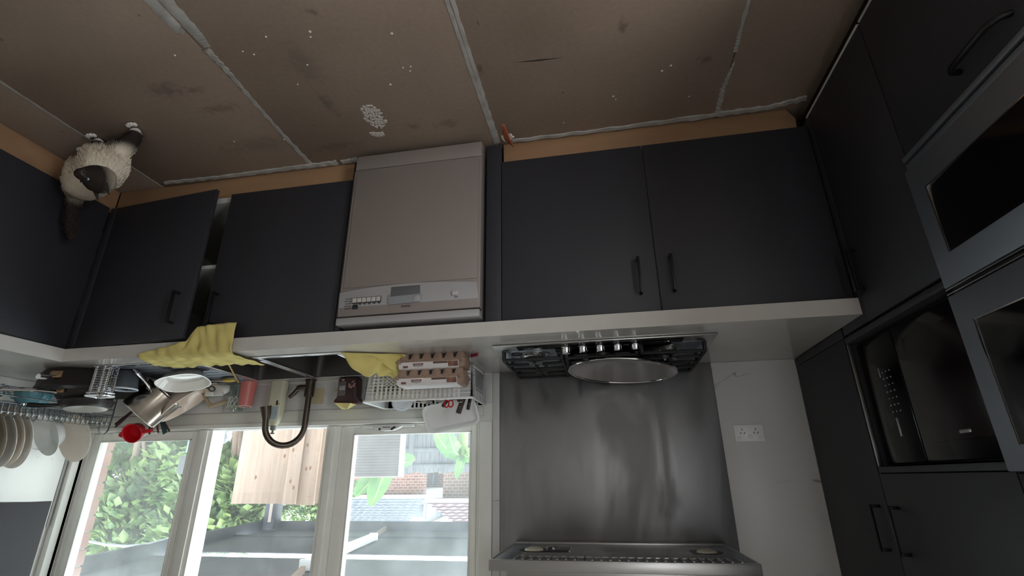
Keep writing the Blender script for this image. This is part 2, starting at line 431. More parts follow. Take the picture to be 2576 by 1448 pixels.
tag(b.build('paint_drip', mat('white_paint_drip', srgb(235, 228, 215), 0.5), fl), kind='stuff')
# a gouge in the sheet: a narrow slot with a raised lip
b = MB()
b.add([(1.118, -1.066, 0.0006), (1.02, -1.055, 0.0008), (0.92, -1.054, 0.0006), (1.02, -1.063, 0.0008)], [(0, 1, 2, 3)])
b.build('gouge', INK, fl)
# torn orange flap standing up at the joint
ORANGE = mat('orange_brown_backing', srgb(178, 96, 60), 0.8, var=0.15, vscale=20)
MB().grid(6, 6, lambda u, v: (1.232 - 0.045 * u * (1 - 0.75 * v) - 0.008 * v, -0.642 - 0.10 * v, 0.003 + 0.05 * u * (1 - v) ** 1.0 + 0.004 * sin(6 * v))).build('torn_flap', ORANGE, fl, thick=0.0015)

# ------------------------------------------------------------------ walls, tiles, ceiling
WL = struct('wall_back', 'white back wall above the worktop with marble tiles and window opening')
def slab(x0, x1, z0, z1): bx('wall_panel', PLASTER, WL, x0, x1, 0.009, 0.12, z0, z1, 0)
slab(-0.75, 1.487, -0.06, 2.45); slab(1.487, 3.803, -0.06, 1.143); slab(1.487, 3.803, 2.12, 2.45); slab(3.803, 3.95, -0.06, 2.45)
def tile(x0, x1, z0, z1): bx('tile', MARBLE, WL, x0 + 0.0008, x1 - 0.0008, 0.0, 0.009, z0 + 0.0008, z1 - 0.0008, 0.0012)
for x0, x1 in ((0.0, 0.37),):
    tile(x0, x1, 0.924, 2.12)
tile(1.388, 1.424, 0.924, 1.52); tile(1.388, 1.424, 1.522, 2.12); tile(0.37, 1.388, 1.762, 2.3)
for x0, x1 in ((1.424, 1.476), (1.476, 2.075), (2.075, 2.945), (2.945, 3.54), (3.54, 3.83)): tile(x0, x1, 0.924, 1.075)
WR = struct('wall_right', 'pale tiled right-hand wall beside the dish rack')
bx('wall_panel', PLASTER, WR, 3.839, 3.97, -4.35, 0.12, -0.06, 2.45, 0)
MARBLE2 = MARBLE.copy(); MARBLE2.name = 'glow_whitened_marble_tile'
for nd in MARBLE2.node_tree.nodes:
    if nd.type == 'MIX' and nd.data_type == 'RGBA': nd.inputs[7].default_value = srgb(240, 240, 236)  # tile colour raised to carry the window glow on this wall
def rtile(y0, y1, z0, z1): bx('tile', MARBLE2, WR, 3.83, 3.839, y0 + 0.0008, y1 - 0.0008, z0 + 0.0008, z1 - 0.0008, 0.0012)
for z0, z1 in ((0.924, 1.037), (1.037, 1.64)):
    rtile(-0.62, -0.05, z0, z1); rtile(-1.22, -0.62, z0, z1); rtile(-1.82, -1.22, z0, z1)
bx('tile_edge_trim', mat('grey_tile_edge', srgb(150, 148, 144), 0.5), WR, 3.826, 3.839, -0.05, -0.036, 0.924, 1.64, 0.001)
WLf = struct('wall_left', 'plain left wall behind the tall cabinets'); bx('wall_panel', PLASTER, WLf, -0.75, -0.61, -2.2, 0.12, -0.06, 2.45, 0)
bx('wall_panel', PLASTER, WLf, -0.75, -0.61, -4.35, -3.1, -0.06, 2.45, 0); bx('wall_panel', PLASTER, WLf, -0.75, -0.61, -3.1, -2.2, 2.2, 2.45, 0)
WB = struct('wall_rear', 'rear wall with added fill light opening behind the photographer')  # unseen opening added to let fill light in from behind
bx('wall_panel', PLASTER, WB, -0.75, -0.18, -4.5, -4.35, -0.06, 2.45, 0); bx('wall_panel', PLASTER, WB, 0.18, 3.97, -4.5, -4.35, -0.06, 2.45, 0)
bx('wall_panel', PLASTER, WB, -0.18, 0.18, -4.5, -4.35, 2.3, 2.45, 0); bx('wall_panel', PLASTER, WB, -0.18, 0.18, -4.5, -4.35, -0.06, 0.9, 0)
CE = struct('ceiling', 'plain white ceiling'); bx('ceiling_panel', PLASTER, CE, -0.75, 3.97, -4.5, 0.2, 2.45, 2.55, 0)

# ------------------------------------------------------------------ window
WN = struct('window_1', 'white framed three-light kitchen window above the sink')
Z0, Z1 = 1.143, 2.12
bx('frame', WHITEPAINT, WN, 1.489, 3.802, 0.03, 0.12, Z0, 1.162, 0.002)
bx('frame', WHITEPAINT, WN, 1.489, 3.802, 0.03, 0.12, 2.09, Z1, 0.002)
bx('frame', WHITEPAINT, WN, 1.489, 1.508, 0.03, 0.12, 1.162, 2.09, 0.002)
bx('frame', WHITEPAINT, WN, 3.784, 3.802, 0.03, 0.12, 1.162, 2.09, 0.002)
for x0, x1 in ((2.243, 2.322), (3.0, 3.092)):
    o = bx('mullion', WHITEPAINT, WN, x0, x1, 0.024, 0.12, 1.162, 2.09, 0.003)
    bx('bead', WHITEPAINT, o, x0 + 0.022, x1 - 0.022, 0.012, 0.026, 1.162, 2.09, 0.003)
def sash(x0, x1, gx0, gx1, gz0):
    y0, y1 = 0.036, 0.082
    s = MB().box(x0, gx0, y0, y1, 1.166, 2.086).box(gx1, x1, y0, y1, 1.166, 2.086).box(gx0, gx1, y0, y1, 1.166, gz0).box(gx0, gx1, y0, y1, 2.03, 2.086)
    o = s.build('sash', WHITEPAINT, WN, bevel=0.003)
    MB().box(gx0, gx1, 0.056, 0.060, gz0, 2.03).build('pane', GLASS1 if x0 > 3 else GLASS, o)
    g = 0.006
    MB().box(gx0, gx0 + g, 0.03, 0.056, gz0, 2.03).box(gx1 - g, gx1, 0.03, 0.056, gz0, 2.03).box(gx0, gx1, 0.03, 0.056, gz0, gz0 + g).build('glazing_bead', WHITEPAINT, o, bevel=0.001)
sash(1.51, 2.241, 1.54, 2.168, 1.203)
sash(3.094, 3.782, 3.134, 3.726, 1.206)
MB().box(2.322, 3.0, 0.058, 0.062, 1.162, 2.09).build('pane', GLASS2, WN)
def winder(xc, flip):
    o = MB().box(xc - 0.14, xc + 0.14, 0.004, 0.036, 1.163, 1.176).build('window_winder', WHITEP, WN, bevel=0.004)
    MB().prism([(-0.085, 0), (0.085, 0), (0.06, 0.012), (0.02, 0.02), (-0.02, 0.02), (-0.06, 0.012)], lambda a, c: (xc + a, -0.006, 1.172 + c * 1.1), lambda a, c: (xc + a, 0.036, 1.172 + c * 1.1)).build('winder_case', WHITEP, o, bevel=0.004)
    b = MB()
    b.lathe([(0.006, 0), (0.006, 0.004), (0, 0.004)], 10, (xc + 0.035, -0.006, 1.186), M=Matrix.Rotation(pi / 2, 3, 'X'))
    b.bar((xc - 0.03 * flip, -0.012, 1.19), (xc - 0.05 * flip, -0.012, 1.178), 0.012, 0.01)
    b.box(xc - 0.02, xc + 0.02, -0.009, -0.005, 1.176, 1.179)
    b.build('winder_key', mat('dark_bronze', srgb(70, 62, 58), 0.4, metal=0.6), o, bevel=0.001)
winder(1.975, 1); winder(3.49, 1)
MB().box(1.489, 3.802, 0.03, 0.10, 1.1425, 1.1435).build('flashing', WHITEPAINT, WN)
sl = bx('trim_1', WHITEPAINT, None, 1.484, 3.828, -0.012, 0.034, 1.136, 1.158, 0.003); tag(sl, 'white painted window sill board above grey apron', kind='structure')
ap = bx('trim_2', GREYPAINT, None, 1.47, 3.829, -0.003, 0.009, 1.079, 1.135, 0.0015); tag(ap, 'pale grey timber apron strip under the window sill', kind='structure')
a3 = bx('trim_3', WHITEPAINT, None, 1.426, 1.486, -0.006, 0.03, 1.162, 2.2, 0.003); tag(a3, 'white architrave left of the window', kind='structure')
a4 = bx('trim_4', WHITEPAINT, None, 3.803, 3.837, -0.03, 0.03, 1.162, 2.2, 0.006); tag(a4, 'white architrave in the corner right of the window', kind='structure')
a5 = bx('trim_5', mat('grout_line_white', srgb(216, 214, 208), 0.6), None, 1.43, 3.825, -0.004, 0.0, 0.924, 0.931, 0.001); tag(a5, 'white silicone bead behind the sink', kind='structure')

# ------------------------------------------------------------------ fitted cabinets
def handle(parent, a, b, nrm, name='handle'):
    a, b, nrm = Vector(a), Vector(b), Vector(nrm).normalized(); d = (b - a).normalized(); p = 0.03
    mb = MB(); mb.bar(a + nrm * p - d * 0.005, b + nrm * p + d * 0.005, 0.01, 0.01, nrm)
    mb.bar(a, a + nrm * p, 0.01, 0.01, d); mb.bar(b, b + nrm * p, 0.01, 0.01, d)
    return mb.build(name, HANDLE, parent, bevel=0.0015)
def door(parent, x0, x1, y0, y1, z0, z1, name='door'): return bx(name, CAB, parent, x0, x1, y0, y1, z0, z1, 0.0015)

FY = -0.657
c1 = thing('base_cabinet', 'charcoal two-door base cabinet under the gas cooktop', 'cabinet', (0.64, -0.3, 0))
bx('carcass', CABIN, c1, 0.01, 1.235, -0.635, -0.02, 0.132, 0.86, 0)
d = door(c1, 0.006, 0.643, FY, FY + 0.018, 0.133, 0.862); handle(d, (0.593, FY, 0.655), (0.593, FY, 0.79), (0, -1, 0))
d = door(c1, 0.647, 1.241, FY, FY + 0.018, 0.133, 0.862); handle(d, (0.712, FY, 0.655), (0.712, FY, 0.79), (0, -1, 0))
bx('filler_panel', CAB, c1, 1.244, 1.308, FY, FY + 0.018, 0.04, 0.862, 0.001)
b = MB().prism([(0.02, 0.132), (0.012, 0.05), (0.04, 0.0), (1.243, 0.0), (1.243, 0.132)], lambda a, c: (a, -0.602, c), lambda a, c: (a, -0.586, c))
b.build('kickboard', RAWWOOD, c1, bevel=0.001)
c2 = thing('base_cabinet', 'charcoal base cabinet under the sink with one door ajar', 'cabinet', (2.55, -0.3, 0))
bx('carcass', CABIN, c2, 1.95, 2.6, -0.632, -0.02, 0.132, 0.16, 0); bx('carcass_side', CAB, c2, 1.922, 1.944, FY, -0.02, 0.04, 0.862, 0.001)
bx('shelf', CABIN, c2, 1.95, 3.2, -0.63, -0.02, 0.49, 0.508, 0); bx('carcass', CABIN, c2, 2.6, 3.2, -0.632, -0.02, 0.132, 0.16, 0)
bx('back_panel', CABIN, c2, 1.95, 3.2, -0.03, -0.02, 0.16, 0.7, 0)
d = door(c2, 1.947, 2.572, FY, FY + 0.018, 0.133, 0.862); handle(d, (2.525, FY, 0.655), (2.525, FY, 0.79), (0, -1, 0))
th = radians(5.2)
mb = MB(); hx, hy = 3.218, FY
def dp(t, n_, z): return (hx - t * cos(th) - n_ * sin(th), hy - t * sin(th) + n_ * cos(th), z)
mb.add([dp(0, 0, .133), dp(.612, 0, .133), dp(.612, .018, .133), dp(0, .018, .133), dp(0, 0, .862), dp(.612, 0, .862), dp(.612, .018, .862), dp(0, .018, .862)],
       [(0, 3, 2, 1), (4, 5, 6, 7), (0, 1, 5, 4), (1, 2, 6, 5), (2, 3, 7, 6), (3, 0, 4, 7)])
d = mb.build('door', CAB, c2, bevel=0.0015); handle(d, dp(0.545, 0, 0.655), dp(0.545, 0, 0.79), (sin(th), -cos(th), 0))
bx('kickboard', RAWWOOD, c2, 1.925, 3.30, -0.602, -0.586, 0.0, 0.132, 0.001)
bx('corner_post', CAB, c2, 3.222, 3.258, FY, FY + 0.018, 0.133, 0.862, 0.001)
c3 = thing('base_cabinet', 'charcoal base cabinet under the return worktop beside the cat', 'cabinet', (3.5, -1.2, 0))
bx('carcass', CABIN, c3, 3.28, 3.82, -2.0, -0.66, 0.132, 0.86, 0)
for y0, y1 in ((-1.16, -0.664), (-1.66, -1.164), (-2.0, -1.664)): door(c3, 3.258, 3.276, y0, y1, 0.133, 0.862)
bx('kickboard', RAWWOOD, c3, 3.308, 3.322, -2.0, -0.602, 0.0, 0.132, 0.001)

# continuous L-shaped worktop with cut-outs for sink and cooktop sitting on it
wt = thing('worktop', 'white stone L-shaped worktop with thick square edge', 'worktop', (1.6, -0.3, 0.866))
mb = MB(); H0, H = 0.866, 0.924; SX0, SX1, SY0, SY1 = 1.962, 3.165, -0.566, -0.095
mb.box(0.002, SX0, -0.676, -0.001, H0, H).box(SX0, SX1, -0.676, SY0, H0, H).box(SX0, SX1, SY1, -0.001, H0, H).box(SX1, 3.24, -0.676, -0.001, H0, H)
mb.build('worktop_slab', STONE, wt)
mb = MB().box(3.24, 3.828, -2.0, -0.001, H0, H); mb.build('worktop_slab', STONE, wt)

# tall cabinets along the left
t1 = thing('tall_cabinet', 'tall narrow charcoal corner cupboard standing on the worktop end', 'cabinet', (-0.3, -0.25, 0.924))
bx('carcass', CABIN, t1, -0.58, -0.02, -0.498, -0.004, 0.93, 2.28, 0)
bx('rail', CAB, t1, -0.018, 0.0, -0.497, -0.002, 0.926, 0.961, 0.001)
d = door(t1, -0.018, 0.0, -0.497, -0.003, 0.963, 2.28); handle(d, (0, -0.452, 1.525), (0, -0.452, 1.655), (1, 0, 0))
t2 = thing('tall_cabinet', 'charcoal microwave housing cabinet between corner cupboard and oven tower', 'cabinet', (-0.3, -0.8, 0))
bx('carcass_side', CAB, t2, -0.58, -0.004, -0.508, -0.5005, 0.962, 2.28, 0.001)
bx('carcass_side', CAB, t2, -0.58, -0.004, -1.1075, -1.101, 0.1, 2.28, 0.001)
bx('niche_back', BLACKP, t2, -0.58, -0.565, -1.1, -0.508, 0.985, 1.405, 0)
bx('shelf', CAB, t2, -0.56, 0.002, -1.101, -0.508, 0.966, 0.986, 0.001)
bx('niche_top', CAB, t2, -0.56, 0.0, -1.101, -0.508, 1.404, 1.422, 0.001)
d = door(t2, -0.018, 0.0, -1.104, -0.503, 1.425, 2.28); handle(d, (0, -0.568, 1.525), (0, -0.568, 1.655), (1, 0, 0))
d = door(t2, -0.018, 0.0, -1.104, -0.69, 0.102, 0.955); handle(d, (0, -0.728, 0.715), (0, -0.728, 0.855), (1, 0, 0))
bx('filler_panel', CAB, t2, -0.018, 0.0, -0.688, -0.51, 0.102, 0.955, 0.001)
bx('edge_strip', CABIN, t2, -0.016, 0.0025, -1.1, -0.66, 0.094, 0.101, 0.0005)
bx('kickboard', BLACKP, t2, -0.06, -0.045, -1.1, -0.51, 0.0, 0.1, 0)
t3 = thing('tall_cabinet', 'charcoal oven tower cabinet with drawer below the double oven', 'cabinet', (-0.3, -1.4, 0))
bx('edge_strip', CABIN, t3, -0.016, 0.0025, -1.7, -1.112, 0.094, 0.101, 0.0005); bx('kickboard', BLACKP, t3, -0.06, -0.045, -1.7, -1.112, 0.0, 0.1, 0)
bx('carcass', CAB, t3, -0.58, -0.03, -1.712, -1.112, 0.1, 0.60, 0); bx('carcass', CAB, t3, -0.58, -0.03, -1.712, -1.112, 1.44, 2.28, 0)
d = bx('drawer', CAB, t3, -0.018, 0.0, -1.712, -1.1085, 0.102, 0.609, 0.0015)
mb = MB(); mb.tube([(0.0, -1.37, 0.552), (0.022, -1.375, 0.555), (0.034, -1.395, 0.557), (0.036, -1.45, 0.558), (0.034, -1.505, 0.557), (0.022, -1.525, 0.555), (0, -1.53, 0.552)], 0.0075, 10)
mb.build('handle', HANDLE, d)
door(t3, -0.018, 0.0, -1.712, -1.1085, 1.43, 2.28)
wcab = thing('wall_cabinet', 'charcoal wall cabinet hanging over the dish rack', 'cabinet', (3.65, -0.9, 1.505))
bx('carcass', CAB, wcab, 3.50, 3.828, -1.3, -0.342, 1.508, 2.28, 0.001)
door(wcab, 3.478, 3.496, -0.815, -0.34, 1.505, 2.28); door(wcab, 3.478, 3.496, -1.3, -0.819, 1.505, 2.28)

def clip(loc, rz):
    o = thing('clip', '', 'clip', loc)
    mb = MB(); mb.bar((-0.03, 0, 0.006), (0.03, 0, 0.006), 0.012, 0.01); mb.bar((0.0, 0.004, 0.01), (0.034, 0.004, 0.024), 0.008, 0.006)
    mb.build('jaw', BLACKP, o, bevel=0.002); MB().lathe([(0.005, 0), (0.005, 0.01), (0, 0.011)], 10, (-0.02, 0, 0.008)).build('pivot', HANDLE, o)
    o.rotation_euler = (0, 0, rz); return o
clip((0.02, -0.575, H), radians(100))['label'] = 'small black clip on worktop end, nearer its front edge'
clip((0.03, -0.235, H), radians(80))['label'] = 'small black clip on worktop end, nearer the tiled wall'

# ------------------------------------------------------------------ dishwasher
dw = thing('dishwasher', 'silver dishwasher between the charcoal base cabinets', 'dishwasher', (1.618, -0.35, 0))
bx('body', mat('dishwasher_side', srgb(120, 116, 114), 0.5, metal=0.3), dw, 1.322, 1.914, -0.655, -0.06, 0.03, 0.848, 0.003)
bx('base_panel', DWSKIN, dw, 1.322, 1.914, -0.694, -0.655, 0.036, 0.112, 0.006)
dd = bx('door', DWSKIN, dw, 1.320, 1.916, -0.696, -0.655, 0.114, 0.812, 0.006)
bx('door_panel', DWSKIN, dd, 1.332, 1.900, -0.700, -0.694, 0.120, 0.690, 0.002)
b = MB(); N = 18
top = []
for i in range(N + 1):
    t = i / N; x = 1.334 + (1.914 - 1.334) * t
    top.append((x, 0.717 - 0.03 * (abs(2 * t - 0.85) ** 2.2) * (0.35 if t < 0.42 else 0.75) + 0.0))
poly = top + [(1.914, 0.810), (1.322, 0.810)]
# arched lower edge of the control fascia
poly = [(x, 0.697 + 0.017 * (1 - ((x - 1.618) / 0.30) ** 2) * -0.4 + 0.012 * abs((x - 1.618) / 0.30) ** 2) for x, _ in top] + [(1.914, 0.810), (1.322, 0.810)]
b.prism(poly, lambda a, c: (a, -0.694 - 0.006 * (0.81 - c) / 0.11, c), lambda a, c: (a, -0.69, c))
cp = b.build('control_panel', DWPANEL, dw, bevel=0.0015)
bx('top_strip', DWPANEL, dw, 1.321, 1.915, -0.701, -0.655, 0.818, 0.848, 0.004)
bx('seam_shadow', BLACKP, dw, 1.324, 1.912, -0.690, -0.655, 0.810, 0.819, 0)
BTN = mat('pale_button', srgb(186, 180, 176), 0.4)
for i in range(6):
    x = 1.843 - i * 0.0205
    o = bx('button', BTN, cp, x - 0.0088, x + 0.0088, -0.7035, -0.694, 0.738, 0.757, 0.001)
bx('button_frame', INK, cp, 1.7295, 1.8545, -0.7001, -0.695, 0.7355, 0.7595, 0)
bx('display', mat('dark_display', srgb(40, 42, 48), 0.2), cp, 1.828, 1.851, -0.7005, -0.694, 0.766, 0.784, 0.0008)
for i in range(5): MB().lathe([(0.0022, 0), (0.0022, 0.002), (0, 0.002)], 8, (1.818 - i * 0.0205, -0.6985, 0.7655), M=Matrix.Rotation(pi / 2, 3, 'X')).build('indicator', INK, cp)
for i in range(5): MB().lathe([(0.0022, 0), (0.0022, 0.003), (0, 0.003)], 8, (1.861, -0.6975, 0.738 + i * 0.0105), M=Matrix.Rotation(pi / 2, 3, 'X')).build('indicator', INK, cp)
b = MB()
for i in range(5): b.box(1.866, 1.884 + 0.004 * (i % 2), -0.6995, -0.696, 0.7372 + i * 0.0105, 0.7388 + i * 0.0105)
for i in range(6): b.box(1.833 - i * 0.0205, 1.847 - i * 0.0205, -0.6995, -0.696, 0.7615, 0.763)
b.box(1.408, 1.424, -0.6995, -0.696, 0.7625, 0.7638)
tag(b.build('panel_print', INK, cp, flat=True), kind='stuff')
# moulded pull recess with its tub and lip
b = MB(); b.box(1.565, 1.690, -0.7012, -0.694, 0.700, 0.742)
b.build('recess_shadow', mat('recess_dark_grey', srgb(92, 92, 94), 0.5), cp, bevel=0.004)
b = MB(); b.prism([(1.556, 0.738), (1.562, 0.773), (1.69, 0.777), (1.70, 0.768), (1.70, 0.73), (1.69, 0.742)], lambda a, c: (a, -0.703, c), lambda a, c: (a, -0.694, c))
b.build('grip', mat('grip_grey', srgb(136, 138, 140), 0.4), cp, bevel=0.003)
bx('grip_lip', DWPANEL, cp, 1.562, 1.59, -0.706, -0.694, 0.746, 0.772, 0.003)
bx('power_button', BTN, cp, 1.409, 1.431, -0.706, -0.694, 0.739, 0.757, 0.002)
text('badge', 'Dishlex', 0.013, INK, cp, (1.622, -0.7005, 0.787), (pi / 2, 0, 0))

# ------------------------------------------------------------------ double oven
ov = thing('double_oven', 'stainless double wall oven with black glass doors', 'oven', (-0.25, -1.41, 0.612))
bx('housing', BLACKP, ov, -0.56, 0.0, -1.70, -1.115, 0.615, 1.425, 0)
OY0, OY1 = -1.708, -1.115
bx('vent_trim', STEELD, ov, 0.0, 0.016, OY0, OY1, 0.613, 0.628, 0.002)
bx('vent_trim', STEELD, ov, 0.0, 0.012, OY0, OY1, 0.634, 0.650, 0.002)
def ovdoor(z0, z1, g0, g1):
    d = bx('oven_door', STEELD, ov, 0.0, 0.022, OY0, OY1, z0, z1, 0.003)
    bx('glass', BLACKG, d, 0.018, 0.0235, -1.66, -1.178, g0, g1, 0.0008)
    MB().box(0.019, 0.0245, -1.663, -1.1755, g0 - 0.003, g0).box(0.019, 0.0245, -1.178, -1.175, g0 - 0.003, g1).box(0.019, 0.0245, -1.663, -1.66, g0 - 0.003, g1).build('chrome_edge', CHROME, d)
ovdoor(0.658, 0.999, 0.740, 0.924); ovdoor(1.020, 1.425, 1.098, 1.372)
MB().box(0.0, 0.021, OY0, OY1, 1.001, 1.005).box(0.0, 0.021, OY0, OY1, 1.013, 1.017).build('trim_line', CHROME, ov, bevel=0.001)

# ------------------------------------------------------------------ microwave in its niche
mw = thing('microwave', 'black built-in microwave with dark glass door', 'microwave', (-0.25, -0.8, 0.986))
bx('body', BLACKP, mw, -0.45, -0.04, -1.095, -0.525, 0.988, 1.398, 0.002)
mdark = mat('brown_black_glass', srgb(20, 12, 13), 0.2, spec=0.25, bump=0.002, bscale=8)
md = bx('door', BLACKG, mw, -0.04, -0.022, -1.096, -0.752, 1.0, 1.396, 0.004)
bx('window', mdark, md, -0.024, -0.0205, -1.06, -0.80, 1.045, 1.345, 0.001)
mp = bx('control_panel', BLACKG, mw, -0.04, -0.022, -0.748, -0.527, 1.0, 1.396, 0.004)
KEY = mat('pale_key_print', srgb(150, 146, 150), 0.5)
b = MB()
for i in range(7):
    for j in range(3): b.box(-0.0222, -0.0212, -0.648 - j * 0.022, -0.643 - j * 0.022 + 0.002 * (i % 2), 1.115 + i * 0.021, 1.119 + i * 0.021)
tag(b.build('key_print', KEY, mp, flat=True), kind='stuff')
bx('door_release', STEEL, mp, -0.024, -0.018, -0.664, -0.656, 1.262, 1.318, 0.001)
bx('trim', STEEL, mp, -0.024, -0.020, -0.632, -0.628, 1.10, 1.13, 0.0005)
bx('badge', STEEL, md, -0.0225, -0.0195, -0.975, -0.93, 1.322, 1.331, 0.001)
bx('edge_strip', STEEL, mw, -0.014, 0.0, -0.513, -0.509, 0.988, 1.402, 0.0005)

# ------------------------------------------------------------------ steel splashback and range hood
sp = thing('splashback', 'brushed steel splashback panel behind the gas cooktop', 'splashback', (0.88, 0, 0.924))
SPL = mat('smeared_steel_sheet', srgb(158, 157, 158), 0.5, metal=1.0, var=0.05, vscale=2.5)
n_, l_ = SPL.node_tree.nodes, SPL.node_tree.links
geo_ = n_.new('ShaderNodeNewGeometry'); mp_ = n_.new('ShaderNodeMapping'); mp_.inputs['Scale'].default_value = (3.2, 1, 0.9); mp_.inputs['Rotation'].default_value = (0, radians(12), 0)
nz_ = n_.new('ShaderNodeTexNoise'); nz_.inputs['Scale'].default_value = 1.6; nz_.inputs['Detail'].default_value = 3; nz_.inputs['Distortion'].default_value = 1.6
mr_ = n_.new('ShaderNodeMapRange'); mr_.inputs[1].default_value = 0.35; mr_.inputs[2].default_value = 0.65; mr_.inputs[3].default_value = 0.34; mr_.inputs[4].default_value = 0.66
l_.new(geo_.outputs['Position'], mp_.inputs[0]); l_.new(mp_.outputs[0], nz_.inputs['Vector']); l_.new(nz_.outputs[0], mr_.inputs[0]); l_.new(mr_.outputs[0], n_['Principled BSDF'].inputs['Roughness'])
MB().box(0.371, 1.386, -0.004, -0.001, 0.925, 1.76).build('sheet', SPL, sp, bevel=0.0008)
rh = thing('range_hood', 'stainless range hood over the cooktop', 'range hood', (0.868, -0.26, 1.69))
HX0, HX1, HY = 0.418, 1.319, -0.524
mb = MB().box(HX0, HX1, HY, HY + 0.016, 1.692, 1.728).box(HX0, HX0 + 0.012, HY + 0.016, -0.006, 1.692, 1.728).box(HX1 - 0.012, HX1, HY + 0.016, -0.006, 1.692, 1.728).box(HX0 + 0.012, HX1 - 0.012, HY + 0.016, -0.006, 1.72, 1.728)
mb.build('canopy', STEEL, rh, bevel=0.002)
bx('rear_lip', STEEL, rh, HX0 + 0.012, HX1 - 0.012, -0.05, -0.006, 1.686, 1.70, 0.002)
bx('housing', STEEL, rh, 0.44, 1.30, -0.30, -0.006, 1.728, 1.80, 0.003); bx('flue', STEEL, rh, 0.72, 1.02, -0.26, -0.006, 1.80, 2.44, 0.002)
bx('underside_panel', STEEL, rh, 0.50, 1.235, -0.40, -0.055, 1.694, 1.704, 0.001)
for s_, xa, xb in ((-1, 0.43, 0.50), (1, 1.235, 1.307)):
    MB().prism([(xa, 1.693), (xb, 1.694), (xb, 1.706), (xa, 1.706)], lambda a, c: (a, -0.505, c), lambda a, c: (a, -0.06, c)).build('side_panel', STEELD, rh, bevel=0.001)
bx('filter_tray', STEELD, rh, 0.445, 1.295, -0.505, -0.402, 1.6985, 1.706, 0.001)
for i in range(26):
    x = 0.47 + i * 0.0305
    if i == 17: continue
    MB().bar((x, -0.503, 1.6945), (x, -0.404, 1.6945), 0.008, 0.008).build('filter_slat', STEEL, rh, bevel=0.001)
bx('filter_joint', BLACKP, rh, 0.985, 0.989, -0.50, -0.405, 1.6925, 1.699, 0)
LAMP = mat('unlit_lamp_lens', srgb(214, 210, 190), 0.3, bump=0.1, bscale=60)
for x in (0.54, 1.196):
    MB().prism([(x - 0.055, -0.305), (x + 0.02, -0.305), (x + 0.05, -0.285), (x + 0.06, -0.25), (x + 0.05, -0.215), (x + 0.02, -0.195), (x - 0.055, -0.195)] if x > 1 else [(x + 0.055, -0.305), (x + 0.055, -0.195), (x - 0.02, -0.195), (x - 0.05, -0.215), (x - 0.06, -0.25), (x - 0.05, -0.285), (x - 0.02, -0.305)], lambda a, c: (a, c, 1.6925), lambda a, c: (a, c, 1.6942)).build('lamp_well', BLACKP, rh)
    MB().lathe([(0.038, 0), (0.034, -0.006), (0.02, -0.010), (0, -0.011)], 20, (x, -0.255, 1.6925)).build('lamp', LAMP, rh)
bx('switch_plate', BLACKP, rh, 1.052, 1.152, -0.30, -0.20, 1.6915, 1.6945, 0.001)
mb = MB(); mb.tube([(1.052, -0.30, 1.691), (1.052, -0.20, 1.691), (1.152, -0.20, 1.691)], 0.003, 6); mb.tube(arc(1.115, -0.235, 0.034, -0.6, 1.9, 10, lambda a, c: (a, c, 1.690)), 0.004, 6)
mb.build('switch_rim', CHROME, rh)

# ------------------------------------------------------------------ power outlet
po = thing('power_outlet', 'white double power outlet on the tile by the tall cabinet', 'outlet', (0.254, 0, 1.248))
mb = MB().prism(rrect(0.192, 0.316, 1.212, 1.285, 0.006), lambda a, c: (a, -0.009, c), lambda a, c: (a, 0.0, c))
plt = mb.build('plate', WHITEP, po, bevel=0.002)
for cx in (0.226, 0.282):
    b = MB()
    b.bar((cx - 0.012, -0.0095, 1.252), (cx - 0.006, -0.0095, 1.244), 0.003, 0.0015, (0, 1, 0)) if False else None
    for (ax, az, bx_, bz) in ((cx - 0.010, 1.244, cx - 0.006, 1.252), (cx + 0.010, 1.244, cx + 0.006, 1.252), (cx, 1.228, cx, 1.237)):
        b.bar((ax, -0.0093, az), (bx_, -0.0093, bz), 0.0026, 0.0012, (0, 1, 0))
    b.build('socket_slot', INK, plt)
for cx, cz in ((0.208, 1.270), (0.252, 1.264), (0.300, 1.270)):
    MB().lathe([(0.0085, 0), (0.008, 0.004), (0.006, 0.0048), (0, 0.005)], 16, (cx, -0.009, cz), M=Matrix.Rotation(pi / 2, 3, 'X')).build('switch', WHITEP, plt)

# ------------------------------------------------------------------ gas cooktop
ck = thing('gas_cooktop', 'stainless five-burner gas cooktop with cast iron grates', 'cooktop', (0.873, -0.30, 0.924))
CX0, CX1, CY0, CY1 = 0.439, 1.307, -0.545, -0.035
bx('plate', STEEL, ck, CX0, CX1, CY0, CY1, 0.924, 0.932, 0.003)
bx('control_strip', BLACKG, ck, 0.56, 1.21, -0.527, -0.470, 0.932, 0.9345, 0.001)
bx('hob_well', STEELD, ck, 0.462, 1.284, -0.465, -0.055, 0.9315, 0.9335, 0.001)
bx('control_island', BLACKG, ck, 0.60, 1.06, -0.47, -0.22, 0.9335, 0.936, 0.001)
for i, x in enumerate((1.012, 0.944, 0.876, 0.808, 0.740)):
    MB().lathe([(0.021, 0), (0.022, 0.004), (0.018, 0.006), (0.017, 0.026), (0.015, 0.029), (0, 0.029)], 20, (x, -0.495, 0.9345)).build('knob', CHROME, ck)
    MB().box(x - 0.0012, x + 0.0012, -0.535, -0.52, 0.9345, 0.9352).build('knob_mark', WHITEP, ck)
bsp = [(1.155, -0.385, 0.05), (1.155, -0.165, 0.036), (0.875, -0.28, 0.062), (0.60, -0.385, 0.036), (0.60, -0.165, 0.045)]
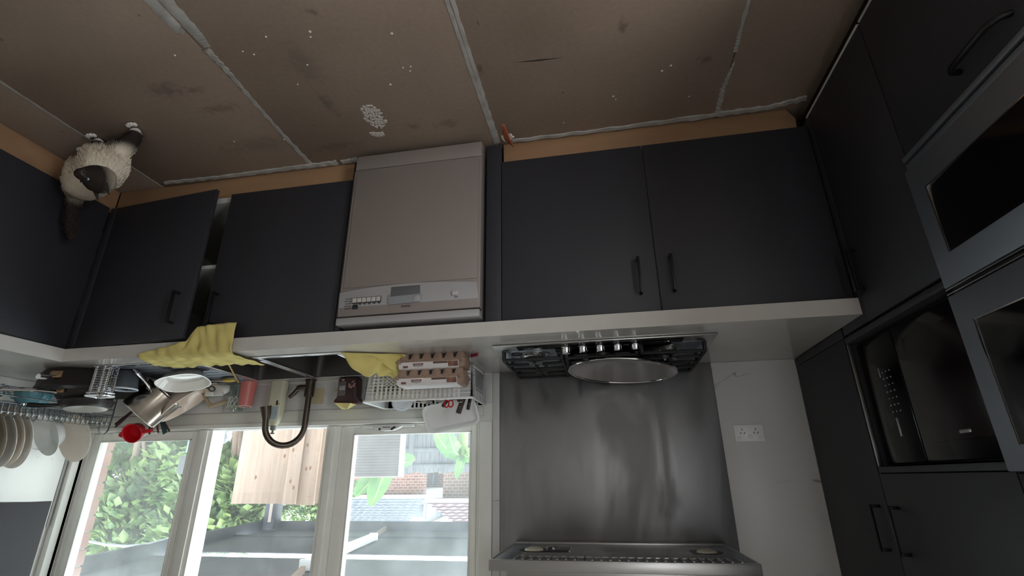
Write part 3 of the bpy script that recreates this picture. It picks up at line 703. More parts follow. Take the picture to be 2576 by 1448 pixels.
for x, y, r in bsp:
    bn = MB().lathe([(r * 1.35, 0), (r * 1.35, 0.003), (r * 0.95, 0.006), (r, 0.012), (r * 0.92, 0.016), (0, 0.016)], 24, (x, y, 0.9335)).build('burner', STEEL, ck)
    MB().lathe([(r * 0.86, 0), (r * 0.86, 0.005), (r * 0.7, 0.009), (0, 0.010)], 24, (x, y, 0.9495)).build('burner_cap', IRON, bn)
    b = MB()
    for k in range(20): b.bar((x + r * cos(k * pi / 10), y + r * sin(k * pi / 10), 0.945), (x + r * 1.04 * cos(k * pi / 10), y + r * 1.04 * sin(k * pi / 10), 0.945), 0.004, 0.007)
    b.build('flame_port', CHROME, bn, flat=True)
def grate(x0, x1, y0, y1, cs):
    z = 0.968; b = MB()
    for a, c in (((x0, y0), (x1, y0)), ((x1, y0), (x1, y1)), ((x1, y1), (x0, y1)), ((x0, y1), (x0, y0))): b.bar((a[0], a[1], z), (c[0], c[1], z), 0.013, 0.011)
    b.bar((x0, (y0 + y1) / 2, z), (x1, (y0 + y1) / 2, z), 0.012, 0.012)
    for x, y in ((x0, y0), (x1, y0), (x0, y1), (x1, y1), (x0, (y0 + y1) / 2), (x1, (y0 + y1) / 2)):
        b.prism([(-0.016, 0.0), (0.016, 0.0), (0.012, 0.036), (-0.012, 0.036)], lambda a, c: (x - 0.006, y + a, 0.9335 + c), lambda a, c: (x + 0.006, y + a, 0.9335 + c))
    for x, y in cs:
        for k in range(4):
            dx, dy = cos(k * pi / 2), sin(k * pi / 2); L = 0.105
            ex = min(max(x + dx * L * 1.3, x0), x1); ey = min(max(y + dy * L * 1.1, y0), y1)
            b.bar((x + dx * 0.028, y + dy * 0.028, z + 0.004), (ex, ey, z + 0.001), 0.009, 0.013)
    return b.build('grate', IRON, ck, bevel=0.002)
grate(1.035, 1.275, -0.452, -0.062, [(1.155, -0.365), (1.155, -0.165)])
grate(0.735, 1.015, -0.44, -0.062, [(0.875, -0.28)])
grate(0.475, 0.715, -0.452, -0.062, [(0.60, -0.365), (0.60, -0.165)])
# burner ring stand at the right front
MB().tube([(1.225 + 0.022 * cos(t * pi / 8), -0.42 + 0.018 * sin(t * pi / 8), 0.9375) for t in range(16)], 0.003, 6, closed=True).build('spare_ring', IRON, ck)

# big shallow steel wok standing on the middle grate
wk = thing('wok', 'wide shallow polished steel wok standing on the cooktop grates', 'wok', (0, 0, 0))
WOKM = mat('polished_wok_steel', srgb(178, 172, 166), 0.12, metal=1.0, rvar=0.05, bscale=6, bump=0.01)
prof_o = [(r_, z_ * 0.35) for r_, z_ in [(0.0, 0.0), (0.05, 0.001), (0.10, 0.008), (0.15, 0.022), (0.19, 0.042), (0.222, 0.062), (0.2265, 0.064), (0.228, 0.067), (0.2255, 0.069), (0.220, 0.065), (0.188, 0.046), (0.149, 0.026), (0.10, 0.012), (0.05, 0.005), (0.0, 0.004)]]
MB().lathe(prof_o[1:-1] + [(0.0, 0.0014)], 56).build('bowl', WOKM, wk)
MB().tube([(0.226 * cos(t * pi / 30), 0.226 * sin(t * pi / 30), 0.023) for t in range(60)], 0.0042, 8, closed=True).build('rolled_rim', CHROME, wk)
place(wk, (0.792, -0.285, 0.981), (0.03, 0.06, 0.0))

# ------------------------------------------------------------------ sink and tap
sk = thing('kitchen_sink', 'double bowl inset sink with shade-darkened bowls and steel drainer', 'sink', (2.56, -0.33, 0.924))
SINKIN = mat('shade_darkened_sink_steel', srgb(62, 58, 54), 0.28, metal=0.35, var=0.12, vscale=6, bump=0.03, bscale=200)  # bowl steel coloured dark to carry the shade inside
def flange(x0, x1, y0, y1):
    return MB().box(x0, x1, y0, y1, 0.9235, 0.930)
RIM = mat('sink_rim_steel', srgb(206, 206, 208), 0.22, metal=0.9, bump=0.01, bscale=100)
mb = MB()
for a in ((1.948, 3.178, -0.580, -0.552), (1.948, 3.178, -0.112, -0.083), (1.948, 1.980, -0.552, -0.112), (2.338, 2.376, -0.552, -0.112), (2.672, 2.70, -0.552, -0.112), (3.150, 3.178, -0.552, -0.112)):
    mb.box(a[0], a[1], a[2], a[3], 0.9242, 0.9295)
mb.build('rim', RIM, sk, bevel=0.002)
def bowl(x0, x1, y0, y1, depth):
    rings = []
    for z, ins, r in ((0.929, 0.0, 0.045), (0.92, 0.004, 0.045), (0.924 - depth + 0.03, 0.012, 0.05), (0.924 - depth + 0.006, 0.025, 0.05), (0.924 - depth, 0.05, 0.05)):
        rings.append([(a, c, z) for a, c in rrect(x0 + ins, x1 - ins, y0 + ins, y1 - ins, r, 5)])
    o = MB().loft(rings, cap0=False, cap1=True).build('bowl', SINKIN, sk, ang=60)
    cx, cy = (x0 + x1) / 2, (y0 + y1) / 2
    MB().lathe([(0.045, 0.0), (0.043, 0.004), (0.036, 0.005), (0.03, 0.002), (0.012, 0.003), (0, 0.006)], 24, (cx, cy, 0.924 - depth + 0.0005)).build('waste', CHROME, o)
bowl(1.972, 2.348, -0.56, -0.104, 0.19); bowl(2.368, 2.68, -0.56, -0.104, 0.17)
bx('drainer', STEELD, sk, 2.69, 3.16, -0.556, -0.108, 0.917, 0.925, 0.002)
for i in range(7):
    y = -0.51 + i * 0.06
    MB().tube([(2.73, y, 0.9255), (3.12, y, 0.927)], 0.003, 6).build('drainer_rib', STEELD, sk)
TAPM = mat('gunmetal_tap', srgb(84, 74, 66), 0.36, metal=0.85, bump=0.01, bscale=200)
fc = thing('tap', 'dark gunmetal gooseneck mixer tap behind the sink', 'tap', (2.405, -0.048, 0.924))
MB().lathe([(0.030, 0), (0.030, 0.006), (0.0245, 0.009), (0.0245, 0.088), (0.021, 0.092), (0.0, 0.092)], 24, (2.405, -0.048, 0.9242)).build('column', TAPM, fc)
dx, dy = cos(radians(-40)), sin(radians(-40))
pts = [(2.405, -0.048, 1.0), (2.405, -0.048, 1.08), (2.405, -0.048, 1.165)]
for i in range(1, 15):
    a = pi - i * pi / 14; s_ = 0.092 + 0.092 * cos(a); pts.append((2.405 + dx * s_, -0.048 + dy * s_, 1.165 + 0.097 * sin(a)))
ex, ey = 2.405 + dx * 0.184, -0.048 + dy * 0.184
pts += [(ex + dx * .002, ey + dy * .002, 1.14)]
MB().tube(pts, 0.0152, 16).build('spout', TAPM, fc)
MB().tube([(ex + dx * .002, ey, 1.143), (ex + dx * .006, ey, 1.115), (ex + dx * .012, ey + dy * .012, 1.075)], [0.0165, 0.022, 0.0275], 16).build('spray_head', TAPM, fc)
MB().tube([(2.42, -0.055, 0.968), (2.45, -0.068, 0.97), (2.462, -0.073, 0.975)], [0.016, 0.018, 0.015], 12).build('lever_hub', TAPM, fc)
MB().tube([(2.455, -0.07, 0.972), (2.472, -0.08, 1.0), (2.492, -0.088, 1.022)], [0.012, 0.0115, 0.0085], 10).build('lever', TAPM, fc)

# ------------------------------------------------------------------ things behind the sink
bt = thing('soap_bottle', 'tall cream dish soap bottle with grey flip cap by the tap', 'bottle', (2.585, -0.047, 0.924))
BOT = mat('cream_translucent_plastic', srgb(214, 210, 184), 0.35, var=0.04)
rings = []
for z, hw, hd, r in ((0.9245, 0.040, 0.025, 0.018), (0.93, 0.043, 0.028, 0.02), (1.05, 0.041, 0.027, 0.02), (1.105, 0.040, 0.026, 0.02), (1.125, 0.036, 0.023, 0.018), (1.15, 0.022, 0.017, 0.014), (1.158, 0.014, 0.013, 0.0125)):
    rings.append([(2.585 + a, -0.047 + c, z) for a, c in rrect(-hw, hw, -hd, hd, r, 4)])
MB().loft(rings).build('bottle_body', BOT, bt, ang=60)
MB().lathe([(0.0145, 0), (0.0145, 0.02), (0.013, 0.022), (0.006, 0.022), (0.005, 0.034), (0.011, 0.035), (0.011, 0.040), (0.004, 0.042), (0, 0.042)], 16, (2.585, -0.047, 1.158)).build('cap', mat('grey_green_cap', srgb(120, 126, 112), 0.45), bt)
MB().box(2.556, 2.60, -0.0748, -0.070, 1.062, 1.128).build('label', mat('pale_bottle_label', srgb(206, 214, 206), 0.5, col2=srgb(150, 176, 184), vscale=30), bt, bevel=0.002)
mb = MB().box(2.561, 2.571, -0.0755, -0.0745, 1.032, 1.056)
for i in range(4): mb.box(2.5622 + i * .0022, 2.5632 + i * .0022, -0.0757, -0.0755, 1.033, 1.055)
mb.build('barcode', INK, bt, flat=True)
MB().lathe([(0.003, 0), (0.003, 0.001), (0, 0.001)], 10, (2.552, -0.0745, 1.05), M=Matrix.Rotation(pi / 2, 3, 'X')).build('red_mark', mat('red_print', srgb(190, 50, 40), 0.5), bt)

cu = thing('tumbler', 'pink plastic tumbler upside down behind the sink', 'cup', (2.757, -0.068, 0.924))
MB().lathe([(0.0415, 0), (0.0425, 0.003), (0.041, 0.006), (0.0335, 0.124), (0.032, 0.130), (0.030, 0.132), (0.027, 0.129), (0.0, 0.129)], 32, (2.757, -0.068, 0.9243)).build('cup_wall', mat('pink_plastic', srgb(206, 118, 112), 0.35, var=0.03), cu)
MB().lathe([(0.0325, 0.1295), (0.0325, 0.1335), (0.0285, 0.1335), (0.0285, 0.1295)], 32, (2.757, -0.068, 0.9243)).build('foot_ring', mat('pale_pink_rim', srgb(240, 206, 200), 0.35), cu)
gl = thing('drinking_glass', 'cut crystal glass tumbler beside the pink tumbler', 'glass', (2.835, -0.044, 0.924))
MB().lathe([(0.034, 0), (0.036, 0.004), (0.040, 0.146), (0.0375, 0.146), (0.033, 0.012), (0, 0.010)], 24, (2.835, -0.044, 0.9245)).build('glass_wall', TUMBLER, gl)
b = MB()
for i in range(12):
    for j in range(3):
        a = i * pi / 6 + j * pi / 12; z = 1.01 + j * 0.02; r = 0.0385 + j * 0.0006
        for s_ in (-1, 1):
            b.bar((2.835 + r * cos(a), -0.044 + r * sin(a), z - 0.009), (2.835 + r * cos(a + s_ * pi / 12), -0.044 + r * sin(a + s_ * pi / 12), z + 0.009), 0.002, 0.002)
b.build('cut_pattern', mat('cut_glass_facets', srgb(226, 230, 228), 0.08, spec=0.8), gl)

ds = thing('dish_scrubber', 'white rounded scrubber head with two green-lined openings', 'scrubber', (2.935, -0.075, 0.924))
WH = mat('soft_white_plastic', srgb(226, 228, 222), 0.4)
rings = []
for t in range(9):
    u = t / 8; w = sin(pi * (0.08 + 0.84 * u)) ** 0.5
    rings.append([(2.868 + 0.135 * u + 0.0, -0.075 + 0.03 * w * cos(a * pi / 8), 0.958 + 0.006 * u + 0.033 * w * sin(a * pi / 8)) for a in range(16)])
MB().loft(rings).build('scrubber_head', WH, ds, ang=70)
for x in (2.912, 2.966):
    o = MB().lathe([(0.021, -0.012), (0.023, 0.0), (0.022, 0.008), (0.016, 0.009), (0.015, 0.002), (0, 0.002)], 20, (x, -0.092, 0.988), sx=1.2, sy=0.8).build('opening_rim', WH, ds)
    MB().lathe([(0.0155, 0), (0, 0.0015)], 18, (x, -0.092, 0.991), sx=1.15, sy=0.75).build('green_lining', mat('green_lining', srgb(40, 150, 84), 0.5), o)
bx('foot', WH, ds, 2.90, 2.97, -0.09, -0.06, 0.9245, 0.93, 0.002)
pe = thing('peeler', 'grey ring-handled utensil lying against the white scrubber', 'utensil', (2.94, -0.12, 0.93))
mb = MB().tube([(2.93 + 0.018 * cos(t * pi / 9), -0.125 + 0.006 * sin(t * pi / 9), 0.965 + 0.012 * sin(t * pi / 9)) for t in range(18)], 0.004, 8, closed=True)
mb.build('ring', mat('dark_grey_rubber', srgb(74, 70, 70), 0.5), pe)
MB().tube([(2.948, -0.125, 0.962), (2.985, -0.13, 0.95), (3.03, -0.14, 0.938)], [0.005, 0.006, 0.004], 8).build('handle', mat('dark_grey_rubber2', srgb(80, 76, 74), 0.5), pe)
wh = thing('brush_handle', 'beige wooden brush handle leaning behind the white scrubber', 'brush', (2.93, -0.035, 0.93))
MB().tube([(2.875, -0.03, 1.012), (2.90, -0.032, 1.02), (2.95, -0.036, 1.032), (3.0, -0.04, 1.045)], [0.009, 0.013, 0.012, 0.010], 10).build('grip', mat('beige_wood', srgb(176, 160, 132), 0.6, var=0.1, stretch=(1, 8, 8)), wh)
MB().tube([(2.99, -0.04, 1.043), (3.05, -0.05, 0.97), (3.06, -0.055, 0.935)], [0.009, 0.008, 0.008], 8).build('stem', mat('beige_wood2', srgb(168, 150, 122), 0.6), wh)
sb = thing('dish_brush', 'small dish brush with yellow sponge tip on the drainer', 'brush', (2.8, -0.2, 0.93))
MB().lathe([(0, -0.010), (0.024, -0.006), (0.028, 0), (0.024, 0.006), (0, 0.010)], 18, (2.765, -0.21, 0.942), sx=1.25, sy=0.7).build('sponge_tip', mat('yellow_sponge', srgb(206, 176, 84), 0.8, bump=0.3, bscale=120), sb)
MB().tube([(2.79, -0.205, 0.936), (2.87, -0.19, 0.934), (2.96, -0.18, 0.933)], [0.012, 0.008, 0.007], 10).build('handle', mat('grey_plastic', srgb(150, 142, 136), 0.4), sb)
cs = thing('chopstick', 'pale wooden chopstick lying across the second sink bowl', 'chopstick', (2.62, -0.33, 0.93))
MB().tube([(2.49, -0.572, 0.933), (2.785, -0.115, 0.9355)], [0.003, 0.0042], 8).build('stick', mat('bamboo', srgb(186, 150, 90), 0.5), cs)

for nm, (x0, x1, z0, z1), lb in (('tape_patch', (2.345, 2.437, 0.962, 1.046), 'large beige masking tape patch stuck on the tile by the tap'), ('tape_patch', (2.243, 2.29, 0.966, 0.985), 'small beige masking tape strip peeking beside the brown packet')):
    n_ = 10; poly = [(x0 + (x1 - x0) * i / n_, z0 + wob(i * 1.3, 0.0012)) for i in range(n_ + 1)] + [(x1 - (x1 - x0) * i / n_, z1 + wob(i * 2.1 + 3, 0.0012)) for i in range(n_ + 1)]
    o = MB().prism(poly, lambda a, c: (a, -0.0008, c), lambda a, c: (a, 0.0, c)).build(nm, mat('masking_tape', srgb(196, 184, 150), 0.7, var=0.05), None); tag(o, lb, 'tape')

bg_ = thing('snack_packet', 'dark brown snack packet with gold-lined open top behind the sink', 'packet', (2.168, -0.062, 0.924))
PK = mat('dark_brown_foil', srgb(66, 42, 42), 0.35, var=0.12, vscale=20, bump=0.3, bscale=40)
rings = []
for k, (z, hw, hd) in enumerate(((0.9295, 0.050, 0.026), (0.935, 0.056, 0.032), (0.99, 0.057, 0.034), (1.03, 0.060, 0.03), (1.045, 0.072, 0.026), (1.056, 0.076, 0.022), (1.062, 0.068, 0.018))):
    rings.append([(2.168 + a + wob(k + a * 60, 0.0012), -0.062 + c + wob(k * 2 + c * 90, 0.0012), z) for a, c in rrect(-hw, hw, -hd, hd, min(hd * 0.7, 0.018), 3)])
MB().loft(rings).build('packet_body', PK, bg_, ang=50)
GOLD = mat('gold_yellow_lining', srgb(226, 212, 140), 0.4, var=0.08)
MB().add([(2.232, -0.09, 1.058), (2.232, -0.035, 1.06), (2.20, -0.062, 1.088), (2.165, -0.075, 1.092), (2.14, -0.09, 1.062), (2.13, -0.045, 1.064)], [(0, 1, 2), (0, 2, 3, 4), (1, 5, 3, 2), (4, 3, 5), (0, 4, 5, 1)]).build('gold_top', GOLD, bg_)
bx('label_panel', mat('grey_brown_label', srgb(112, 102, 98), 0.5, var=0.15, vscale=60), bg_, 2.172, 2.216, -0.0985, -0.09, 0.952, 1.024, 0.001)
bx('label_blank', mat('pale_label', srgb(168, 166, 162), 0.5), bg_, 2.174, 2.206, -0.1, -0.095, 0.974, 0.996, 0.0008)
text('print', '88', 0.014, mat('cream_print', srgb(214, 206, 196), 0.5), bg_, (2.19, -0.0985, 0.944), (pi / 2, 0, 0))
b = MB(); rr = random.Random(11)
for i in range(16):
    a = rr.uniform(0, 6.28); q = rr.uniform(0.3, 1)
    MB.lathe(b, [(rr.uniform(.003, .006), 0), (0, 0.0012)], 8, (2.138 + 0.017 * q * cos(a), -0.0968, 0.968 + 0.028 * q * sin(a)), M=Matrix.Rotation(pi / 2, 3, 'X'))
tag(b.build('berry_print', mat('berry_red_print', srgb(180, 84, 74), 0.5, col2=srgb(196, 190, 190), vscale=90), bg_), kind='stuff')

# ------------------------------------------------------------------ cloths
CLOTH = mat('mustard_cloth', srgb(206, 190, 116), 0.9, var=0.1, vscale=14, bump=0.5, bscale=420)
def drape(u, v):
    # u across from the left end to the right end, v from the back of the fold to the hanging hem
    x = 2.372 + (2.822 - 2.372) * u
    back = 0.185 - 0.03 * sin(3 * u) - 0.15 * max(0, u - 0.75) ** 1.2
    hang = 0.116 - 0.02 * u if u < 0.42 else 0.1076 - (u - 0.42) / 0.1 * 0.06 if u < 0.52 else 0.0476 - (u - 0.52) / 0.48 * 0.044
    L = back + hang + 0.02; s = v * L
    wr = 0.003 * (1 + sin(u * 37 + v * 5)) + 0.0025 * (1 + sin(u * 61 - v * 9 + 1)) + 0.002 * (1 + sin(v * 23 + u * 17))
    if s < back: return (x + 0.09 * (1 - s / back) * (0.5 - u) * -0.25, -0.676 + back - s, 0.9315 + wr * 0.9)
    t = s - back
    if t < 0.02:
        a = t / 0.02 * pi / 2; return (x, -0.678 - 0.011 * sin(a) - wr * 0.5, 0.9205 + 0.011 * cos(a))
    return (x + 0.012 * sin(u * 9) * (t - .02) / 0.1, -0.6895 - wr * 0.9 - 0.005 * (t - 0.02) / 0.1, 0.9205 - (t - 0.02))
o = MB().grid(70, 34, drape).build('dish_cloth', CLOTH, None, thick=0.0025, ang=180)
tag(o, 'mustard yellow dish cloth draped over the worktop front edge', 'cloth', 'mustard dish cloths')
def crump(u, v):
    x = 1.945 - 0.245 * u - 0.03 * v * (1 - u); y = -0.582 + 0.25 * v + 0.09 * u * (1 - v)
    e = (1 - (2 * u - 1) ** 6) * (1 - (2 * v - 1) ** 6)
    h = 0.03 + 0.035 * sin(pi * v) * (0.4 + 0.6 * sin(pi * u)) + 0.024 * sin(5.5 * u + 3 * v + 0.6) + 0.02 * sin(13 * u - 7 * v) + 0.008 * sin(19 * v + 6 * u) + 0.03 * u * v
    return (x + 0.012 * sin(9 * v + 4 * u) * e, y + 0.016 * sin(8 * u + 2 * v) * e, 0.9265 + max(0.0, h) * e + 0.002)
o = MB().grid(48, 48, crump).build('dish_cloth', CLOTH, None, thick=0.0025, ang=180)
tag(o, 'mustard yellow dish cloth crumpled on the worktop beside egg cartons', 'cloth', 'mustard dish cloths')

# ------------------------------------------------------------------ egg cartons
PULP = mat('brown_moulded_pulp', srgb(148, 124, 108), 0.9, var=0.1, vscale=40, bump=0.4, bscale=260)
PAPER = mat('white_paper_label', srgb(208, 202, 200), 0.6, var=0.03)
BROWNP = mat('brown_egg_print', srgb(150, 104, 86), 0.6, col2=srgb(92, 66, 58), vscale=40)
ORG = mat('orange_print', srgb(186, 128, 70), 0.6); REDP = mat('dark_red_print', srgb(118, 50, 46), 0.6)
def carton(z, lab, x0=1.432):
    L, D = 0.302, 0.105; x1 = x0 + L; y0 = -0.488; y1 = y0 + D
    c = thing('egg_carton', lab, 'egg carton', ((x0 + x1) / 2, (y0 + y1) / 2, z), 'egg cartons by the white basket')
    b = MB()
    for i in range(6):
        for j in range(2):
            cx, cy = x0 + 0.026 + i * 0.05, y0 + 0.027 + j * 0.051
            b.loft([[(cx + a, cy + e, z + h) for a, e in rrect(-w, w, -w, w, w * 0.4, 2)] for h, w in ((0.0, 0.0135), (0.004, 0.0155), (0.036, 0.0245))])
    b.box(x0 + 0.004, x1 - 0.004, y0 + 0.004, y1 - 0.004, z + 0.026, z + 0.036)
    b.build('tray', PULP, c)
    bx('flange', PULP, c, x0 - 0.004, x1 + 0.004, y0 - 0.003, y1 + 0.003, z + 0.035, z + 0.039, 0.0012)
    MB().loft([[(a, e, z + h) for a, e in rrect(x0 + i, x1 - i, y0 + i, y1 - i, 0.012, 3)] for h, i in ((0.039, 0.001), (0.062, 0.006), (0.067, 0.011))]).build('lid', PULP, c)
    for s_ in (0.012, L - 0.012): bx('lid_tab', PULP, c, x0 + s_ - 0.008, x0 + s_ + 0.008, y0 - 0.006, y0 + 0.002, z + 0.030, z + 0.046, 0.003)
    lb = MB().add([(x0 + 0.03, y0 - 0.0008, z + 0.0395), (x1 - 0.008, y0 - 0.0008, z + 0.0395), (x1 - 0.008, y0 + 0.0062, z + 0.063), (x0 + 0.03, y0 + 0.0062, z + 0.063), (x1 - 0.012, y0 + 0.012, z + 0.0678), (x0 + 0.03, y0 + 0.012, z + 0.0678), (x1 - 0.012, y1 - 0.012, z + 0.0678), (x0 + 0.03, y1 - 0.012, z + 0.0678)], [(0, 1, 2, 3), (3, 2, 4, 5), (5, 4, 6, 7)]).build('label', PAPER, c, fixn=False)
    tl = math.atan2(0.007, 0.0235); rx = pi / 2 - tl
    def fp(x, h): return (x, y0 - 0.0012 + 0.007 * (h - 0.0395) / 0.0235, z + h)
    def patch(nm, xa, xb, ha, hb, m_):
        MB().add([fp(xa, ha), fp(xb, ha), fp(xb, hb), fp(xa, hb)], [(0, 1, 2, 3)]).build(nm, m_, c, fixn=False)
    patch('egg_photo', x0 + 0.032, x0 + 0.075, 0.041, 0.0625, BROWNP); patch('egg_photo', x0 + 0.076, x0 + 0.14, 0.041, 0.049, mat('dark_egg_print', srgb(84, 68, 64), 0.6))
    patch('orange_band', x0 + 0.06, x0 + 0.172, 0.0402, 0.0415, ORG); patch('red_box', x1 - 0.118, x1 - 0.073, 0.045, 0.0525, REDP); patch('brown_stamp', x1 - 0.05, x1 - 0.028, 0.0535, 0.0625, mat('stamp_brown', srgb(116, 78, 68), 0.6))
    text('print', 'FREE RANGE', 0.0062, PAPER, c, Vector(fp(x1 - 0.0955, 0.0487)) + Vector((0, -0.0006, 0)), (rx, 0, 0))
    text('print', 'EXTRA LARGE', 0.0065, INK, c, Vector(fp(x1 - 0.0955, 0.0555)) + Vector((0, -0.0004, 0)), (rx, 0, 0))
    text('print', '12', 0.0065, INK, c, Vector(fp(x1 - 0.0955, 0.0605)) + Vector((0, -0.0004, 0)), (rx, 0, 0))
    return c
carton(0.9245, 'brown pulp egg carton standing on the worktop, lower of two')
carton(0.9925, 'brown pulp egg carton stacked on top of another', 1.436)

lt = thing('pocket_lighter', 'small maroon lighter lying beside the egg cartons', 'lighter', (1.416, -0.415, 0.924))
MB().prism(rrect(-0.028, 0.02, -0.006, 0.006, 0.005, 3), lambda a, c: (1.416 + a * 0.82, -0.415 + a * 0.35 + c, 0.9243), lambda a, c: (1.416 + a * 0.82, -0.415 + a * 0.35 + c, 0.937)).build('case', mat('maroon_plastic', srgb(128, 30, 58), 0.3), lt, bevel=0.001)
MB().box(1.43, 1.44, -0.412, -0.40, 0.9255, 0.936).build('head', CHROME, lt, bevel=0.001)

# ------------------------------------------------------------------ white basket of utensils
bk = thing('storage_basket', 'white slotted plastic basket full of utensils behind egg cartons', 'basket', (1.71, -0.15, 0.924))
BX0, BX1, BY0, BY1, BZ0, BZ1 = 1.462, 1.965, -0.272, -0.022, 0.9245, 1.086
def latt(name, f, L, solid0, solid1):
    b = MB(); n = max(2, int(L / 0.0215))
    def q(s0, s1, z0, z1):
        p = [f(s0, 0, z0), f(s1, 0, z0), f(s1, 1, z0), f(s0, 1, z0), f(s0, 0, z1), f(s1, 0, z1), f(s1, 1, z1), f(s0, 1, z1)]
        b.add(p, [(0, 3, 2, 1), (4, 5, 6, 7), (0, 1, 5, 4), (1, 2, 6, 5), (2, 3, 7, 6), (3, 0, 4, 7)])
    for k in range(n + 1): q(L * k / n - 0.0055 if k else 0, L * k / n + 0.0055 if k < n else L, 0, 1)
    for z in (0.0, 0.115, 0.215, 0.315, 0.415, 0.515): q(0, L, z, z + 0.05)
    q(0, L, 0.60, 1)
    q(0, solid0, 0, 1); q(L - solid1, L, 0, 1)
    def rib(s0, s1, z0, z1):
        p = [f(s0, -0.4, z0), f(s1, -0.4, z0), f(s1, 0, z0), f(s0, 0, z0), f(s0, -0.4, z1), f(s1, -0.4, z1), f(s1, 0, z1), f(s0, 0, z1)]
        b.add(p, [(0, 3, 2, 1), (4, 5, 6, 7), (0, 1, 5, 4), (1, 2, 6, 5), (2, 3, 7, 6), (3, 0, 4, 7)])
    for z in (0.66, 0.76, 0.86): rib(0, L, z, z + 0.018)
    for k in range(1, int(L / 0.055)): rib(k * 0.055, k * 0.055 + 0.003, 0.6, 0.96)
    return b.build(name, WHITEP, bk)
zf = lambda z: BZ0 + (BZ1 - BZ0) * z
latt('side_lattice', lambda s, t, z: (BX0 + s, BY0 + 0.003 * t - 0.012 * z, zf(z)), BX1 - BX0, 0.05, 0.03)
latt('side_lattice', lambda s, t, z: (BX0 + s, BY1 - 0.003 * t, zf(z)), BX1 - BX0, 0.03, 0.03)
latt('side_lattice', lambda s, t, z: (BX0 + 0.003 * t - 0.008 * z, BY0 + s, zf(z)), BY1 - BY0, 0.03, 0.03)
latt('side_lattice', lambda s, t, z: (BX1 - 0.003 * t + 0.012 * z, BY0 + s, zf(z)), BY1 - BY0, 0.03, 0.03)
MB().tube([(a, c, BZ1 + 0.002) for a, c in rrect(BX0 - 0.010, BX1 + 0.014, BY0 - 0.014, BY1 + 0.002, 0.02, 5)], 0.0055, 8, closed=True).build('rim', WHITEP, bk)
bx('base', WHITEP, bk, BX0, BX1, BY0, BY1, BZ0, BZ0 + 0.003, 0)
bx('side_panel', mat('translucent_grey_plastic', srgb(150, 150, 152), 0.4), bk, BX0 - 0.006, BX0 - 0.003, -0.22, -0.07, 0.945, 1.045, 0.001)

tr = thing('plastic_tray', 'white shallow plastic tray propped in the basket against the window sill', 'tray', (0, 0, 0))
def ring(hx, hy, r, z): return [(a, c, z) for a, c in rrect(-hx, hx, -hy, hy, r, 5)]
MB().loft([ring(0.115, 0.048, 0.025, 0.0), ring(0.122, 0.055, 0.03, 0.004), ring(0.131, 0.062, 0.034, 0.026), ring(0.139, 0.07, 0.036, 0.028), ring(0.139, 0.07, 0.036, 0.031), ring(0.129, 0.060, 0.032, 0.030), ring(0.12, 0.052, 0.028, 0.007), ring(0.1, 0.04, 0.022, 0.004)]).build('tray_shell', WHITEP, tr, ang=50)
place(tr, (1.615, -0.052, 1.125), (radians(64), radians(-9), radians(4)))
cc = thing('plastic_container', 'clear ribbed plastic container lying in the basket', 'container', (0, 0, 0))
MB().lathe([(0.034, 0.0), (0.036, 0.003), (0.047, 0.085), (0.051, 0.088), (0.051, 0.094), (0.047, 0.094), (0.044, 0.086), (0.033, 0.004), (0, 0.004)], 28).build('tub', CLEAR, cc)
b = MB()
for r, z in ((0.0515, 0.090), (0.048, 0.080), (0.0465, 0.072), (0.04, 0.095), (0.028, 0.0955)): b.tube([(r * cos(t * pi / 14), r * sin(t * pi / 14), z) for t in range(28)], 0.0012, 5, closed=True)
b.lathe([(0.047, 0.094), (0.0, 0.095)], 28)
b.build('lid', mat('frosted_clear_lid', srgb(206, 210, 214), 0.2, spec=0.6), cc)
place(cc, (1.855, -0.165, 1.035), (radians(20), radians(-55), radians(25)))
mg = thing('mug', 'cream mug standing in the basket behind egg cartons', 'mug', (1.64, -0.14, 0.93))
MB().lathe([(0.036, 0), (0.038, 0.003), (0.039, 0.15), (0.036, 0.15), (0.035, 0.008), (0, 0.006)], 26, (1.64, -0.14, 0.9285)).build('mug_wall', mat('grey_cream_glaze', srgb(198, 190, 184), 0.3), mg)
MB().tube([(1.678, -0.145, 1.055), (1.70, -0.15, 1.05), (1.705, -0.15, 1.02), (1.695, -0.15, 0.99), (1.677, -0.145, 0.985)], 0.005, 8).build('handle', mat('grey_cream_glaze2', srgb(198, 190, 184), 0.3), mg)
def knife(a, b_, m_, lab, w=0.011, g='kitchen knives in the basket'):
    a, b_ = Vector(a), Vector(b_); d = (b_ - a).normalized()
    k = thing('kitchen_knife', lab, 'knife', tuple(a), g)
    MB().bar(a, b_, w * 1.5, w, (0, 1, 0)).build('handle', m_, k, bevel=0.004)
    MB().bar(a - d * 0.075, a, 0.022, 0.0015, (0, 1, 0)).build('blade', STEEL, k, bevel=0.0005)
    for t in (0.3, 0.7): MB().lathe([(0.0022, 0), (0, 0.001)], 8, tuple(a.lerp(b_, t) + Vector((0, -w * 0.52, 0))), M=Matrix.Rotation(pi / 2, 3, 'X')).build('rivet', STEEL, k)
DK = mat('dark_brown_handle', srgb(62, 50, 46), 0.4); BKH = mat('black_handle_plastic', srgb(34, 32, 33), 0.4)
knife((1.583, -0.17, 1.05), (1.622, -0.19, 1.112), BKH, 'black handled knife leaning right in the basket beside the mug')
knife((1.52, -0.16, 1.04), (1.55, -0.17, 1.142), DK, 'brown handled knife standing tallest in the basket', 0.016)
knife((1.492, -0.15, 1.03), (1.508, -0.155, 1.125), BKH, 'black handled knife standing nearest the cooktop end of the basket', 0.011)
sh = thing('cleaver_sheath', 'dark brown pointed blade cover standing in the basket', 'blade cover', (1.535, -0.20, 1.0))
